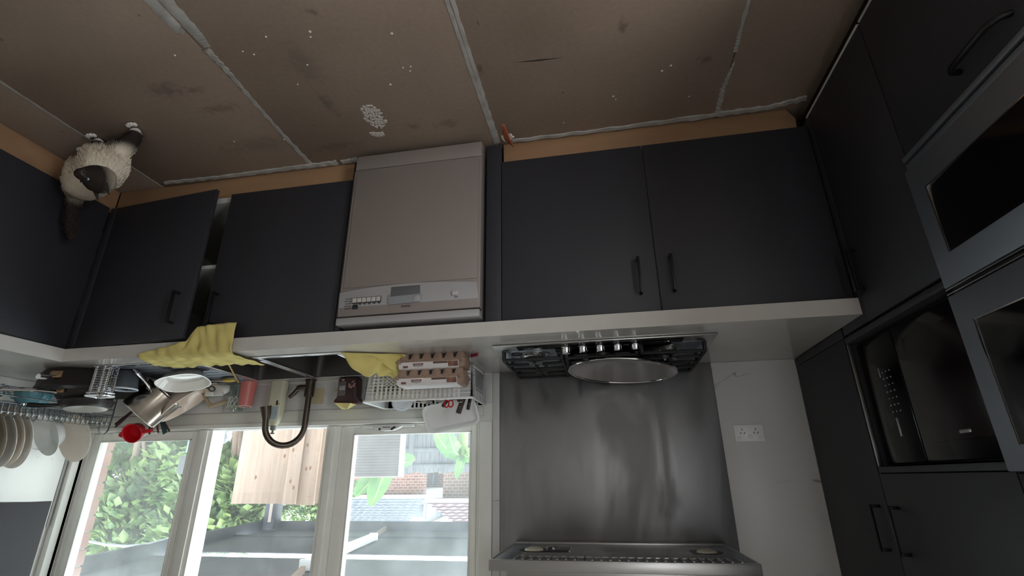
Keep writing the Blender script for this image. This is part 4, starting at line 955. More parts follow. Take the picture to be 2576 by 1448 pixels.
MB().prism([(-0.022, 0), (0.022, 0), (0.03, 0.06), (0.012, 0.098), (-0.012, 0.098), (-0.026, 0.06)], lambda a, c: (1.540 + a - 0.1 * c, -0.215 + 0.1 * c, 1.0 + c), lambda a, c: (1.540 + a - 0.1 * c, -0.205 + 0.1 * c, 1.0 + c)).build('cover', DK, sh, bevel=0.003)
MB().tube([(1.562, -0.214, 1.05), (1.566, -0.213, 1.07), (1.548, -0.212, 1.098), (1.522, -0.212, 1.095)], 0.0016, 6).build('piping', mat('pale_edge_line', srgb(176, 160, 150), 0.5), sh)
sx_ = thing('scissors', 'red handled scissors poking out of the basket by the mug', 'scissors', (1.6, -0.2, 1.05))
for k in (0, 1):
    MB().tube([(1.578 + k * 0.022 + 0.011 * cos(t * pi / 8), -0.20 + 0.004 * k, 1.10 + 0.016 * sin(t * pi / 8)) for t in range(16)], 0.0035, 7, closed=True).build('finger_loop', mat('red_plastic', srgb(178, 34, 40), 0.35), sx_)
    MB().bar((1.585 + k * 0.012, -0.20 + 0.004 * k, 1.085), (1.595 - k * 0.008, -0.20 + 0.004 * k, 1.0), 0.009, 0.0025, (0, 1, 0)).build('blade', STEEL, sx_)
lz = thing('ladle', 'steel ladle with wire handle lying in the basket', 'ladle', (1.7, -0.15, 1.06))
MB().lathe([(0.0, 0), (0.02, 0.004), (0.03, 0.014), (0.034, 0.026), (0.032, 0.026), (0.028, 0.015), (0.0, 0.003)], 20, (1.73, -0.13, 1.05)).build('ladle_bowl', STEEL, lz)
MB().tube([(1.70, -0.14, 1.075), (1.66, -0.20, 1.10), (1.69, -0.225, 1.098), (1.76, -0.21, 1.085)], 0.0022, 6).build('handle', CHROME, lz)
sk2 = thing('skewer', 'short pale wooden stick in the basket between container and mug', 'stick', (1.73, -0.2, 1.07))
MB().tube([(1.745, -0.22, 1.068), (1.705, -0.21, 1.092)], 0.003, 7).build('stick', mat('pale_wood_stick', srgb(214, 194, 150), 0.6), sk2)

# ------------------------------------------------------------------ two-tier dish rack on the return worktop
WIRE = mat('grey_coated_wire', srgb(120, 126, 130), 0.35, metal=0.7, bump=0.01)
WTIP = mat('white_foot_and_highlight', srgb(232, 232, 228), 0.5)  # white of the feet, also used for painted highlights on the wires
dr = thing('dish_rack', 'grey wire two-tier dish rack on the return worktop', 'dish rack', (3.65, -0.42, 0.924))
RX0, RX1, RY0, RY1 = 3.525, 3.785, -0.80, -0.115
mb = MB()
for x in (RX0, RX1):
    mb.tube([(x, RY1, 0.9265), (x, RY1, 1.10), (x, RY1 - 0.004, 1.165), (x, RY1 - 0.02, 1.185), (x, RY1 - 0.05, 1.178), (x, RY1 - 0.06, 1.15)], 0.0035, 8)
    mb.tube([(x, RY0, 0.9265), (x, RY0, 1.165), (x, RY0 + 0.02, 1.185), (x, RY0 + 0.05, 1.178), (x, RY0 + 0.06, 1.15)], 0.0035, 8)
mb.build('frame', WIRE, dr)
for x, y in ((RX0, RY1), (RX1, RY1), (RX0, RY0), (RX1, RY0)): MB().lathe([(0.006, 0), (0.006, 0.012), (0.0035, 0.016)], 10, (x, y, 0.9245)).build('rubber_foot', WTIP, dr)
def tier(z, name):
    mb = MB()
    for zz in (z, z + 0.04): mb.tube([(RX0, RY0, zz), (RX1, RY0, zz), (RX1, RY1, zz), (RX0, RY1, zz)], 0.003, 8, closed=True)
    n = 26 if z > 1.05 else 9
    for i in range(1, n):
        y = RY0 + (RY1 - RY0) * i / n
        mb.tube([(RX0, y, z + 0.04), (RX0 + 0.002, y, z + 0.004), (RX0 + 0.02, y, z - 0.004), (RX1 - 0.02, y, z - 0.004), (RX1 - 0.002, y, z + 0.004), (RX1, y, z + 0.04)], 0.0016, 6)
        if z > 1.05: mb.tube([(RX0 - 0.003, y, z + 0.04), (RX0 + 0.006, y - 0.003, z + 0.062), (RX0 + 0.03, y - 0.006, z + 0.056), (RX0 + 0.045, y - 0.006, z)], 0.0016, 6)
    mb.build(name, WIRE, dr)
    if z > 1.05:
        b = MB()
        for i in range(1, n):
            y = RY0 + (RY1 - RY0) * i / n; b.lathe([(0, -0.003), (0.0034, -0.001), (0.0034, 0.009), (0, 0.011)], 8, (RX0 - 0.004, y, z + 0.04))
        tag(b.build('wire_highlight', WTIP, dr), kind='stuff')  # white beads stand in for highlights on the wire ends
tier(1.015, 'lower_tier'); tier(1.085, 'upper_tier')
MB().tube([(3.78, -0.44, 1.03), (3.60, -0.62, 1.0)], 0.005, 8).build('side_brace', mat('teal_grey_bar', srgb(104, 132, 132), 0.4), dr)

def plate_mesh(r, dep, m_, name='plate_body', rim=True):
    t = 0.0035
    out = [(r * 0.55, 0), (r * 0.6, 0.002), (r * 0.72, dep * 0.45), (r, dep), (r, dep + t * 0.6), (r * 0.71, dep * 0.45 + t), (r * 0.58, t + 0.001), (0, t)]
    return MB().lathe(out, 44).build(name, m_, None, ang=40)
def stand(name, label, cat, r, dep, m_, y, lean, x=3.64, yaw=0.0, group=None):
    o = plate_mesh(r, dep, m_, name); tag(o, label, cat, group)
    z = 1.087 + r * cos(lean) * 0.97
    o.location = (x, y, z); o.rotation_euler = Euler((pi / 2 + lean, 0, yaw), 'XYZ'); return o
GRP = 'plates standing in the dish rack'
PLG = mat('pale_grey_white_glaze', srgb(214, 214, 210), 0.18, coat=0.3)
stand('dinner_plate', 'cream plate standing nearest the window in the dish rack', 'plate', 0.122, 0.018, CREAM, -0.175, radians(-16), 3.635, 0.12, GRP)
stand('serving_bowl', 'pale grey bowl standing between the plates in the rack', 'bowl', 0.105, 0.05, PLG, -0.29, radians(-22), 3.63, 0.2)
for i, (y, lab) in enumerate(((-0.44, 'white dinner plate foremost of the nested plates toward the window'), (-0.475, 'white dinner plate second of the nested plates from the window'), (-0.51, 'white dinner plate third of the nested plates from the window'), (-0.55, 'brownish dinner plate fourth of the nested plates from the window'), (-0.59, 'white dinner plate farthest of the nested plates from the window'))):
    stand('dinner_plate', lab, 'plate', 0.14 - 0.004 * (i % 2), 0.02, (CERAM, CREAM, CERAM, mat('brown_stoneware', srgb(168, 152, 132), 0.25), CERAM)[i], y, radians(-14 - i), 3.66, 0.12, GRP)

# ------------------------------------------------------------------ pans heaped in the corner
rp = thing('roasting_pan', 'large dark nonstick pan with riveted bracket on the worktop corner', 'pan', (3.33, -0.37, 0.924))
PC = (3.355, -0.405, 0.9248)
MB().lathe([(0.178, 0), (0.195, 0.006), (0.206, 0.02), (0.214, 0.082), (0.217, 0.085), (0.214, 0.088), (0.210, 0.084), (0.201, 0.02), (0.19, 0.010), (0, 0.008)], 48, PC).build('pan_wall', NONSTICK, rp)
ca, sa = cos(radians(-98)), sin(radians(-98))
def pp(r, t, z): return (PC[0] + ca * r - sa * t, PC[1] + sa * r + ca * t, PC[2] + z)
BRASS = mat('worn_brass_bracket', srgb(176, 140, 104), 0.35, metal=0.7)
mb = MB(); mb.add([pp(.213, -.028, .022), pp(.213, .028, .022), pp(.219, .028, .054), pp(.219, -.028, .054), pp(.206, -.028, .022), pp(.206, .028, .022), pp(.206, .028, .054), pp(.206, -.028, .054)], [(0, 1, 2, 3), (4, 7, 6, 5), (0, 4, 5, 1), (1, 5, 6, 2), (2, 6, 7, 3), (3, 7, 4, 0)])
br = mb.build('bracket', BRASS, rp, bevel=0.003)
for t in (-0.017, 0.017): MB().lathe([(0.009, 0), (0.007, 0.004), (0, 0.006)], 12, pp(.2165, t, .038), M=Matrix.Rotation(pi / 2, 3, 'Y') @ Matrix.Rotation(0, 3, 'Z')).build('rivet', STEELD, br)
MB().tube([pp(.217, .0, .05), pp(.235, .0, .056), pp(.265, .0, .062), pp(.29, .0, .064)], [0.009, 0.011, 0.011, 0.012], 10).build('handle', CHROME, rp)
p2 = thing('frying_pan', 'dark frying pan upside down on the large pan', 'pan', (3.31, -0.42, 1.01))
MB().lathe([(0.118, 0.0), (0.121, 0.002), (0.112, 0.03), (0.098, 0.044), (0.0, 0.046)], 40, (3.37, -0.42, 1.0135)).build('pan_wall', NONSTICK, p2)
bp_ = MB().bar((3.385, -0.545, 1.024), (3.345, -0.545, 1.024), 0.02, 0.004, (0, 1, 0)).build('bracket', BRASS, p2, bevel=0.001)
for x, y in ((3.376, -0.5475), (3.354, -0.5475)): MB().lathe([(0.005, 0), (0.004, 0.003), (0, 0.004)], 10, (x, y, 1.024), M=Matrix.Rotation(pi / 2, 3, 'X')).build('rivet', BRASS, bp_)
MB().tube([(3.385, -0.54, 1.03), (3.43, -0.58, 1.027), (3.49, -0.63, 1.03), (3.54, -0.67, 1.032)], [0.007, 0.006, 0.007, 0.009], 8).build('handle', CHROME, p2)
p3 = thing('frying_pan', 'shiny bottomed black frying pan tilted on top of the pan heap', 'pan', (0, 0, 0))
MB().lathe([(0.105, 0.0), (0.108, 0.002), (0.100, 0.022), (0.086, 0.034), (0.0, 0.036)], 40).build('pan_wall', NONSTICK, p3)
MB().lathe([(0.084, 0.0355), (0.06, 0.038), (0, 0.038)], 32).build('polished_base', STEEL, p3)
MB().tube([(0.10, 0, 0.012), (0.15, 0, 0.016), (0.20, 0.0, 0.012), (0.215, 0.0, 0.010)], [0.007, 0.010, 0.012, 0.009], 10).build('handle', BLACKP, p3)
MB().tube([(0.225 + 0.013 * cos(t * pi / 7), 0.013 * sin(t * pi / 7), 0.010) for t in range(14)], 0.0035, 7, closed=True).build('hanging_ring', CHROME, p3)
place(p3, (3.335, -0.43, 1.062), (radians(5), radians(-4), radians(-40)))
tb = thing('mixing_bowl', 'teal blue bowl upside down on the rack lower tier', 'bowl', (3.60, -0.5, 1.02))
MB().lathe([(0.072, 0), (0.074, 0.002), (0.069, 0.03), (0.053, 0.054), (0.032, 0.064), (0.030, 0.07), (0.0, 0.07)], 40, (3.612, -0.47, 1.0165)).build('bowl_wall', mat('teal_glaze', srgb(104, 160, 172), 0.25, coat=0.3), tb)
sbw = thing('steel_bowl', 'small polished steel bowl upside down by the teal bowl', 'bowl', (3.70, -0.63, 1.02))
MB().lathe([(0.066, 0), (0.068, 0.002), (0.06, 0.026), (0.04, 0.042), (0, 0.046)], 36, (3.66, -0.63, 1.0165)).build('bowl_wall', CHROME, sbw)
la = thing('serving_spoon', 'long steel serving spoon lying over the pan rim', 'spoon', (3.6, -0.6, 1.01))
MB().tube([(3.44, -0.53, 1.016), (3.52, -0.575, 1.012), (3.60, -0.625, 1.016), (3.66, -0.665, 1.022)], [0.003, 0.005, 0.006, 0.007], 8).build('handle', CHROME, la)
MB().lathe([(0.0, 0), (0.018, 0.004), (0.026, 0.010), (0.024, 0.011), (0, 0.003)], 18, (3.415, -0.515, 1.014), sx=1.3).build('spoon_bowl', CHROME, la)

wc = thing('wire_cutlery_basket', 'chrome ribbed wire cutlery basket at the worktop corner', 'cutlery basket', (3.135, -0.545, 0.924))
mb = MB()
for i in range(17):
    z = 0.928 + i * 0.0078
    mb.tube([(3.135 + a, -0.545 + c, z) for a, c in rrect(-0.043, 0.043, -0.03, 0.03, 0.012, 3)], 0.0017, 6, closed=True)
for a, c in ((-0.043, -0.018), (-0.02, -0.03), (0.02, -0.03), (0.043, -0.018), (-0.043, 0.018), (0.043, 0.018), (0, 0.03)): mb.tube([(3.135 + a, -0.545 + c, 0.926), (3.135 + a * 1.04, -0.545 + c * 1.04, 1.056)], 0.0018, 6)
mb.build('wire_cage', CHROME, wc)
MB().tube([(3.135 + a, -0.545 + c, 1.058) for a, c in rrect(-0.048, 0.048, -0.035, 0.035, 0.014, 4)], 0.0055, 8, closed=True).build('top_rim', CHROME, wc)
MB().tube([(3.135 + a, -0.545 + c, 1.046) for a, c in rrect(-0.047, 0.047, -0.034, 0.034, 0.014, 4)], 0.004, 8, closed=True).build('top_rim', CHROME, wc)
bx('base', STEELD, wc, 3.095, 3.175, -0.572, -0.518, 0.9245, 0.927, 0)
pl_ = thing('utensil_pot', 'dark grey tub with pale rim behind the wire basket', 'tub', (3.115, -0.458, 0.93))
MB().lathe([(0.044, 0), (0.047, 0.004), (0.055, 0.083), (0.052, 0.083), (0.045, 0.006), (0, 0.004)], 30, (3.115, -0.458, 0.9305)).build('tub_wall', mat('slate_grey_plastic', srgb(76, 82, 86), 0.45), pl_)
MB().tube([(3.115 + 0.055 * cos(t * pi / 15), -0.458 + 0.055 * sin(t * pi / 15), 1.0145) for t in range(30)], 0.0045, 8, closed=True).build('rim', mat('pale_blue_white_rim', srgb(206, 218, 226), 0.35), pl_)

# ------------------------------------------------------------------ bowls, dish and saucepan on the drainer
bb = thing('serving_bowl', 'large beige bowl leaning tilted behind the saucepan', 'bowl', (0, 0, 0))
BEI = mat('beige_glaze', srgb(222, 204, 186), 0.22, var=0.05, vscale=4, coat=0.2)
MB().lathe([(0.062, 0), (0.066, 0.002), (0.07, 0.010), (0.115, 0.036), (0.147, 0.078), (0.152, 0.085), (0.148, 0.086), (0.112, 0.042), (0.065, 0.016), (0, 0.013)], 56).build('bowl_wall', BEI, bb)
MB().tube([(0.151 * cos(t * pi / 28), 0.151 * sin(t * pi / 28), 0.086) for t in range(56)], 0.003, 6, closed=True).build('rim', CREAM, bb)
MB().tube([(0.066 * cos(t * pi / 20), 0.066 * sin(t * pi / 20), 0.001) for t in range(40)], 0.003, 6, closed=True).build('foot_ring', mat('unglazed_foot', srgb(176, 150, 124), 0.7), bb)
def align(o, loc, z, xh):
    z = Vector(z).normalized(); xh = Vector(xh); xh = (xh - z * xh.dot(z)).normalized()
    o.location = loc; o.rotation_euler = Matrix((xh, z.cross(xh), z)).transposed().to_euler()
nb = Vector((-0.57, 0.36, 0.74)).normalized()
align(bb, Vector((3.015, -0.165, 1.035)) - nb * 0.085, nb, (1, 0, 0))
wd = thing('baking_dish', 'white oblong dish lying tilted on the drainer', 'dish', (0, 0, 0))
def oval(a, c, z, n=28, p=2.6):
    return [(a * abs(cos(t)) ** (2 / p) * (1 if cos(t) >= 0 else -1), c * abs(sin(t)) ** (2 / p) * (1 if sin(t) >= 0 else -1), z) for t in (2 * pi * i / n for i in range(n))]
MB().loft([oval(0.09, 0.05, 0), oval(0.096, 0.055, 0.003), oval(0.122, 0.075, 0.04), oval(0.125, 0.078, 0.043), oval(0.119, 0.072, 0.043), oval(0.094, 0.052, 0.007), oval(0.07, 0.034, 0.005)]).build('dish_wall', CERAM, wd, ang=45)
place(wd, (2.85, -0.395, 0.948), (radians(17), radians(-8), radians(-4)))
sa_ = thing('saucepan', 'stainless saucepan draining upside down at a tilt', 'saucepan', (0, 0, 0))
SPN = mat('worn_saucepan_steel', srgb(178, 168, 156), 0.22, metal=1.0, bump=0.02, bscale=30, stretch=(1, 1, 6), rvar=0.1, var=0.12, vscale=7)
MB().lathe([(0.0, 0.0), (0.086, 0.0), (0.094, 0.004), (0.097, 0.012), (0.099, 0.140), (0.105, 0.146), (0.105, 0.150), (0.099, 0.150), (0.096, 0.142), (0.094, 0.014), (0.0, 0.008)], 44).build('pan_wall', SPN, sa_)
hb = MB().tube([(0.096, 0, 0.118), (0.112, 0, 0.120), (0.15, 0, 0.126), (0.20, 0, 0.130), (0.245, 0, 0.132)], [0.012, 0.009, 0.008, 0.0095, 0.0105], 10).build('handle', CHROME, sa_)
MB().tube([(0.256 + 0.011 * cos(t * pi / 7), 0.011 * sin(t * pi / 7), 0.132) for t in range(14)], 0.0035, 7, closed=True).build('hanging_loop', CHROME, hb)
for t_ in (-0.018, 0.018): MB().lathe([(0.006, 0), (0.005, 0.004), (0, 0.005)], 10, (0.098, t_, 0.112), M=Matrix.Rotation(pi / 2, 3, 'Y')).build('rivet', CHROME, hb)
# axis from base to mouth points down and to the left, handle towards the room
align(sa_, (3.158, -0.31, 1.116), (-0.077, 0.056, -0.116), (-0.04, -0.15, -0.05))

# ------------------------------------------------------------------ cutlery and scoop
hold = thing('cutlery_holder', 'steel cutlery holder hidden behind the saucepan', 'holder', (3.32, -0.1, 0.924))
MB().lathe([(0.048, 0), (0.05, 0.003), (0.052, 0.12), (0.049, 0.12), (0.047, 0.005), (0, 0.004)], 26, (3.345, -0.095, 0.9245)).build('holder_wall', STEEL, hold)
WINE = mat('dark_maroon_handle', srgb(74, 36, 42), 0.35); BRO = mat('brown_handle', srgb(98, 62, 52), 0.4); TEAL = mat('dark_teal_handle', srgb(40, 84, 80), 0.4)
def cut(a, b_, m_, lab, w, cat='cutlery', g='cutlery in the holder'):
    a, b_ = Vector(a), Vector(b_)
    k = thing('table_knife' if 'knife' in lab else 'table_fork' if 'fork' in lab else 'table_spoon', lab, cat, tuple(a), g)
    MB().bar(a.lerp(b_, 0.35), b_, w, w * 0.6, (0, 1, 0)).build('handle', m_, k, bevel=0.002)
    MB().bar(a, a.lerp(b_, 0.36), w * 0.5, 0.002, (0, 1, 0)).build('blade', STEEL, k, bevel=0.0005)
for a, b_, m_, lab, w in (((3.335, -0.10, 1.0), (3.475, -0.13, 1.136), WINE, 'maroon handled knife leaning farthest toward the dish rack', 0.015),
                          ((3.33, -0.09, 1.0), (3.468, -0.12, 1.112), STEEL, 'steel handled fork leaning beside the maroon knife', 0.011),
                          ((3.345, -0.11, 1.0), (3.452, -0.145, 1.152), WINE, 'maroon handled spoon leaning above the red scoop', 0.013),
                          ((3.34, -0.085, 1.0), (3.275, -0.10, 1.188), BRO, 'brown handled knife standing upright right of the red scoop', 0.010),
                          ((3.33, -0.10, 1.0), (3.252, -0.11, 1.176), BRO, 'brown handled fork standing between brown knife and teal handle', 0.009),
                          ((3.32, -0.095, 1.0), (3.222, -0.10, 1.182), BRO, 'brown handled spoon standing nearest the teal handle', 0.009)):
    cut(a, b_, m_, lab, w)
sp_ = thing('spatula', 'dark teal wide handled spatula standing in the cutlery holder', 'spatula', (3.3, -0.1, 1.0))
MB().bar((3.26, -0.09, 1.06), (3.183, -0.095, 1.186), 0.026, 0.008, (0, 1, 0)).build('handle', TEAL, sp_, bevel=0.003)
MB().bar((3.325, -0.09, 0.97), (3.26, -0.09, 1.062), 0.012, 0.004, (0, 1, 0)).build('stem', STEEL, sp_)
sn = thing('table_spoon', 'thin maroon handled spoon leaning left of the teal spatula', 'cutlery', (3.3, -0.1, 1.0), 'cutlery in the holder')
MB().bar((3.26, -0.105, 1.06), (3.145, -0.11, 1.178), 0.009, 0.006, (0, 1, 0)).build('handle', WINE, sn, bevel=0.002)
MB().bar((3.32, -0.105, 0.99), (3.26, -0.105, 1.062), 0.006, 0.002, (0, 1, 0)).build('stem', STEEL, sn)
rs = thing('measuring_scoop', 'bright red plastic measuring scoop perched on the cutlery', 'scoop', (0, 0, 0))
RED = mat('bright_red_plastic', srgb(204, 24, 38), 0.3, sub=0.1)
MB().lathe([(0.0, 0.0), (0.036, 0.0), (0.040, 0.004), (0.049, 0.05), (0.052, 0.052), (0.050, 0.054), (0.046, 0.051), (0.037, 0.006), (0.0, 0.004)], 32).build('cup', RED, rs)
MB().bar((0.046, 0, 0.05), (0.105, 0, 0.052), 0.018, 0.004).build('handle', RED, rs, bevel=0.0015)
MB().prism([(-0.052, -0.014), (-0.066, -0.006), (-0.066, 0.006), (-0.052, 0.014)], lambda a, c: (a, c, 0.05), lambda a, c: (a, c, 0.053)).build('pour_lip', RED, rs)
place(rs, (3.335, -0.115, 1.165), (radians(-65), radians(8), radians(170)))

# ------------------------------------------------------------------ cat
kt = thing('cat', 'fluffy cream cat with dark brown face and white paws on the bare floor', 'cat', (2.95, -0.97, 0.0))
def fur_mat():
    M_ = bpy.data.materials.new('pointed_cat_fur'); M_.use_nodes = True
    n, l = M_.node_tree.nodes, M_.node_tree.links; b = n['Principled BSDF']
    b.inputs['Roughness'].default_value = 0.95; b.inputs['Specular IOR Level'].default_value = 0.1
    at = n.new('ShaderNodeAttribute'); at.attribute_name = 'fur'; at.attribute_type = 'GEOMETRY'
    nz = n.new('ShaderNodeTexNoise'); nz.inputs['Scale'].default_value = 160; nz.inputs['Detail'].default_value = 3
    tc = n.new('ShaderNodeTexCoord'); mp = n.new('ShaderNodeMapping'); mp.inputs['Scale'].default_value = (1, 1, 0.25)
    l.new(tc.outputs['Object'], mp.inputs[0]); l.new(mp.outputs[0], nz.inputs['Vector'])
    mx = n.new('ShaderNodeMix'); mx.data_type = 'RGBA'; mx.blend_type = 'MULTIPLY'; mx.inputs[0].default_value = 0.15
    l.new(at.outputs['Color'], mx.inputs[6]); l.new(nz.outputs['Color'], mx.inputs[7])
    l.new(mx.outputs[2], b.inputs['Base Color'])
    bp = n.new('ShaderNodeBump'); bp.inputs['Strength'].default_value = 0.7; bp.inputs['Distance'].default_value = 0.006
    l.new(nz.outputs[0], bp.inputs['Height']); l.new(bp.outputs[0], b.inputs['Normal'])
    return M_
FUR = fur_mat()
def skin(name, verts, edges, radii, root, parent, m_, sub=2):
    me = bpy.data.meshes.new(name); me.from_pydata([tuple(Vector(v) - wpos(parent)) for v in verts], edges, [])
    o = bpy.data.objects.new(name, me); COL.objects.link(o); o.parent = parent
    md = o.modifiers.new('skin', 'SKIN'); md.use_smooth_shade = True
    for i, r in enumerate(radii):
        rr_ = r if isinstance(r, tuple) else (r, r)
        me.skin_vertices[0].data[i].radius = rr_
    me.skin_vertices[0].data[root].use_root = True
    s2 = o.modifiers.new('sub', 'SUBSURF'); s2.levels = sub; s2.render_levels = sub
    dg = bpy.context.evaluated_depsgraph_get(); me2 = bpy.data.meshes.new_from_object(o.evaluated_get(dg))
    o.modifiers.clear(); o.data = me2; me2.name = name
    me2.materials.clear(); me2.materials.append(m_)
    me2.polygons.foreach_set('use_smooth', [True] * len(me2.polygons))
    return o
V = [(3.125, -0.925, 0.165), (3.06, -0.95, 0.175), (2.98, -0.975, 0.170), (2.915, -0.995, 0.165), (2.885, -1.015, 0.205), (2.868, -1.035, 0.252),   # rump .. head 0-5
     (2.95, -0.985, 0.10), (2.99, -0.99, 0.055), (3.0, -0.995, 0.018), (3.003, -1.012, 0.014),                                          # front leg a 6-9
     (2.86, -1.0, 0.10), (2.80, -1.01, 0.055), (2.778, -1.015, 0.018), (2.768, -1.038, 0.014),                                        # front leg b 10-13
     (3.14, -0.90, 0.09), (3.125, -0.93, 0.05), (3.16, -0.895, 0.045), (3.15, -0.91, 0.016), (3.135, -0.94, 0.014),                    # hind leg a 14-18
     (3.08, -0.875, 0.09), (3.06, -0.89, 0.05), (3.09, -0.855, 0.045), (3.08, -0.865, 0.016), (3.065, -0.89, 0.014),                   # hind leg b 19-23
     (3.165, -0.895, 0.215), (3.185, -0.875, 0.29), (3.175, -0.86, 0.37), (3.15, -0.86, 0.42)]                                        # tail 24-27
E_ = [(0, 1), (1, 2), (2, 3), (3, 4), (4, 5), (3, 6), (6, 7), (7, 8), (8, 9), (3, 10), (10, 11), (11, 12), (12, 13), (0, 14), (14, 15), (15, 16), (16, 17), (17, 18),
      (0, 19), (19, 20), (20, 21), (21, 22), (22, 23), (0, 24), (24, 25), (25, 26), (26, 27)]
Rr = [0.085, 0.09, 0.09, 0.088, 0.078, 0.055, 0.042, 0.032, 0.025, 0.017, 0.042, 0.034, 0.027, 0.018, 0.048, 0.03, 0.02, 0.016, 0.014, 0.048, 0.03, 0.02, 0.016, 0.014, 0.026, 0.022, 0.02, 0.010]
body = skin('body', V, E_, Rr, 0, kt, FUR, 3)
CREAMF, DARKF, WHITEF, TANF = (0.80, 0.70, 0.56), (0.035, 0.026, 0.022), (0.72, 0.66, 0.62), (0.24, 0.17, 0.12)
HC = Vector((2.866, -1.04, 0.255)) - wpos(kt)
nrm_look = Vector((0.28, -0.86, 0.42)).normalized()
me = body.data; ca_ = me.color_attributes.new('fur', 'FLOAT_COLOR', 'POINT'); off = wpos(kt)
def sm(a, b_, x): t = max(0, min(1, (x - a) / (b_ - a))); return t * t * (3 - 2 * t)
rr = random.Random(5)
for i, v in enumerate(me.vertices):
    w = v.co + off; c = Vector(CREAMF)
    c = c.lerp(Vector(TANF), 0.55 * sm(3.03, 3.2, w.x) * sm(0.05, 0.22, w.z))
    leg = sm(0.11, 0.07, w.z); c = c.lerp(Vector(DARKF), leg)
    paw = sm(0.027, 0.018, w.z); c = c.lerp(Vector(WHITEF), paw)
    tail = sm(0.2, 0.27, w.z) * sm(3.1, 3.13, w.x); c = c.lerp(Vector(DARKF), tail)
    ca_.data[i].color = (*c, 1)
    if w.z > 0.05: v.co += v.normal * rr.uniform(-0.001, 0.003)
# head with muzzle, ears, eyes
hr = MB()
fw = nrm_look; rt = fw.cross(Vector((0, 0, 1))).normalized(); up = rt.cross(fw).normalized()
def hp(a, b_, c_): return Vector((2.862, -1.045, 0.262)) + rt * a + up * b_ + fw * c_
rings = []
for c_, ra, rb, dz in ((-0.045, 0.034, 0.034, 0.0), (-0.025, 0.049, 0.046, 0.001), (0.0, 0.052, 0.047, 0.0), (0.02, 0.047, 0.041, -0.003), (0.033, 0.036, 0.031, -0.008), (0.044, 0.025, 0.021, -0.013), (0.055, 0.019, 0.015, -0.015), (0.062, 0.010, 0.009, -0.014)):
    ra *= 1.2; rb *= 1.2; dz *= 1.2; c_ *= 1.15
    rings.append([hp(ra * cos(t * pi / 10), dz + rb * sin(t * pi / 10), c_) for t in range(20)])
hd_ = hr.loft(rings).build('head', FUR, kt, ang=180)
me = hd_.data; ch = me.color_attributes.new('fur', 'FLOAT_COLOR', 'POINT')
for i, v in enumerate(me.vertices):
    w = v.co + off - Vector((2.862, -1.045, 0.262)); d_ = w.dot(fw); ch.data[i].color = (*Vector(CREAMF).lerp(Vector(DARKF), sm(-0.045, -0.015, d_)), 1)
DF = mat('dark_brown_fur', (0.03, 0.022, 0.018, 1), 0.95, var=0.3, vscale=80, bump=0.5, bscale=200)
for s_ in (-1, 1):
    MB().loft([[hp(s_ * 0.036 + 0.018 * cos(t * pi / 5), 0.030 + 0.006 * sin(t * pi / 5) - 0.004 * abs(cos(t * pi / 5)), -0.004 + 0.010 * sin(t * pi / 5)) for t in range(10)], [hp(s_ * 0.042 + 0.010 * cos(t * pi / 5), 0.055, -0.006 + 0.006 * sin(t * pi / 5)) for t in range(10)], [hp(s_ * 0.046 + 0.001 * cos(t * pi / 5), 0.078, -0.008 + 0.001 * sin(t * pi / 5)) for t in range(10)]]).build('ear', DF, hd_)
    MB().lathe([(0, -0.008), (0.0055, -0.0055), (0.008, 0), (0.0055, 0.0055), (0, 0.008)], 14, hp(s_ * 0.023, 0.008, 0.040)).build('eye', mat('pale_blue_eye', srgb(150, 170, 190), 0.08), hd_)
    MB().lathe([(0, -0.004), (0.003, -0.002), (0.003, 0.002), (0, 0.004)], 10, hp(s_ * 0.0245, 0.008, 0.0465)).build('pupil', BLACKG, hd_)
MB().lathe([(0, -0.004), (0.005, -0.002), (0.006, 0.001), (0, 0.004)], 12, hp(0, -0.012, 0.070)).build('nose', mat('nose_leather', srgb(60, 44, 44), 0.4), hd_)
b = MB()
for s_ in (-1, 1):
    for k in range(4): b.tube([hp(s_ * 0.016, -0.02 + k * 0.002, 0.062), hp(s_ * 0.055, -0.02 + k * 0.012, 0.06)], [0.0005, 0.0002], 4)
b.build('whisker', WHITEP, hd_)
# toes: four soft lobes per paw
TOE = mat('white_mitten_fur', (*WHITEF, 1), 0.95, bump=0.4, bscale=200)
for px, py in ((3.003, -1.012), (2.768, -1.038), (3.135, -0.94), (3.065, -0.89)):
    for k in range(4): MB().lathe([(0, -0.007), (0.006, -0.005), (0.0085, 0), (0.006, 0.006), (0, 0.008)], 10, (px - 0.0165 + k * 0.011, py - 0.014 - 0.004 * (k in (1, 2)), 0.0085), sx=1.15, sy=1.3).build('toe', TOE, kt)
# ruff and coat: short strands standing out from the body
strand_v, strand_f, strand_c = [], [], []
me = body.data; cols = me.color_attributes['fur']
polys = [p for p in me.polygons]; areas = [p.area for p in polys]
rr = random.Random(9)
for p in rr.choices(polys, weights=areas, k=12000):
    idx = p.vertices; w = [rr.random() for _ in idx]; s_ = sum(w); co = Vector((0, 0, 0)); cl = Vector((0, 0, 0))
    for q, a in zip(idx, w): co += me.vertices[q].co * (a / s_); cl += Vector(cols.data[q].color[:3]) * (a / s_)
    z = co.z + off.z
    if z < 0.03: continue
    L = rr.uniform(0.009, 0.018) * (1.3 if z > 0.08 else 0.6)
    nm = p.normal; d_ = (nm * 0.35 + Vector((0.25, 0.1, -0.8)) + Vector((rr.uniform(-.2, .2), rr.uniform(-.2, .2), rr.uniform(-.2, .2)))).normalized()
    side = d_.cross(nm); side = side.normalized() * 0.0016 if side.length > 1e-4 else Vector((0.0016, 0, 0))
    k = len(strand_v); strand_v += [co - side, co + side, co + d_ * L * 0.6 + side * 0.6 + nm * 0.002, co + d_ * L - Vector((0, 0, L * 0.2))]
    strand_f += [(k, k + 1, k + 2), (k, k + 2, k + 3)]; strand_c += [cl] * 4
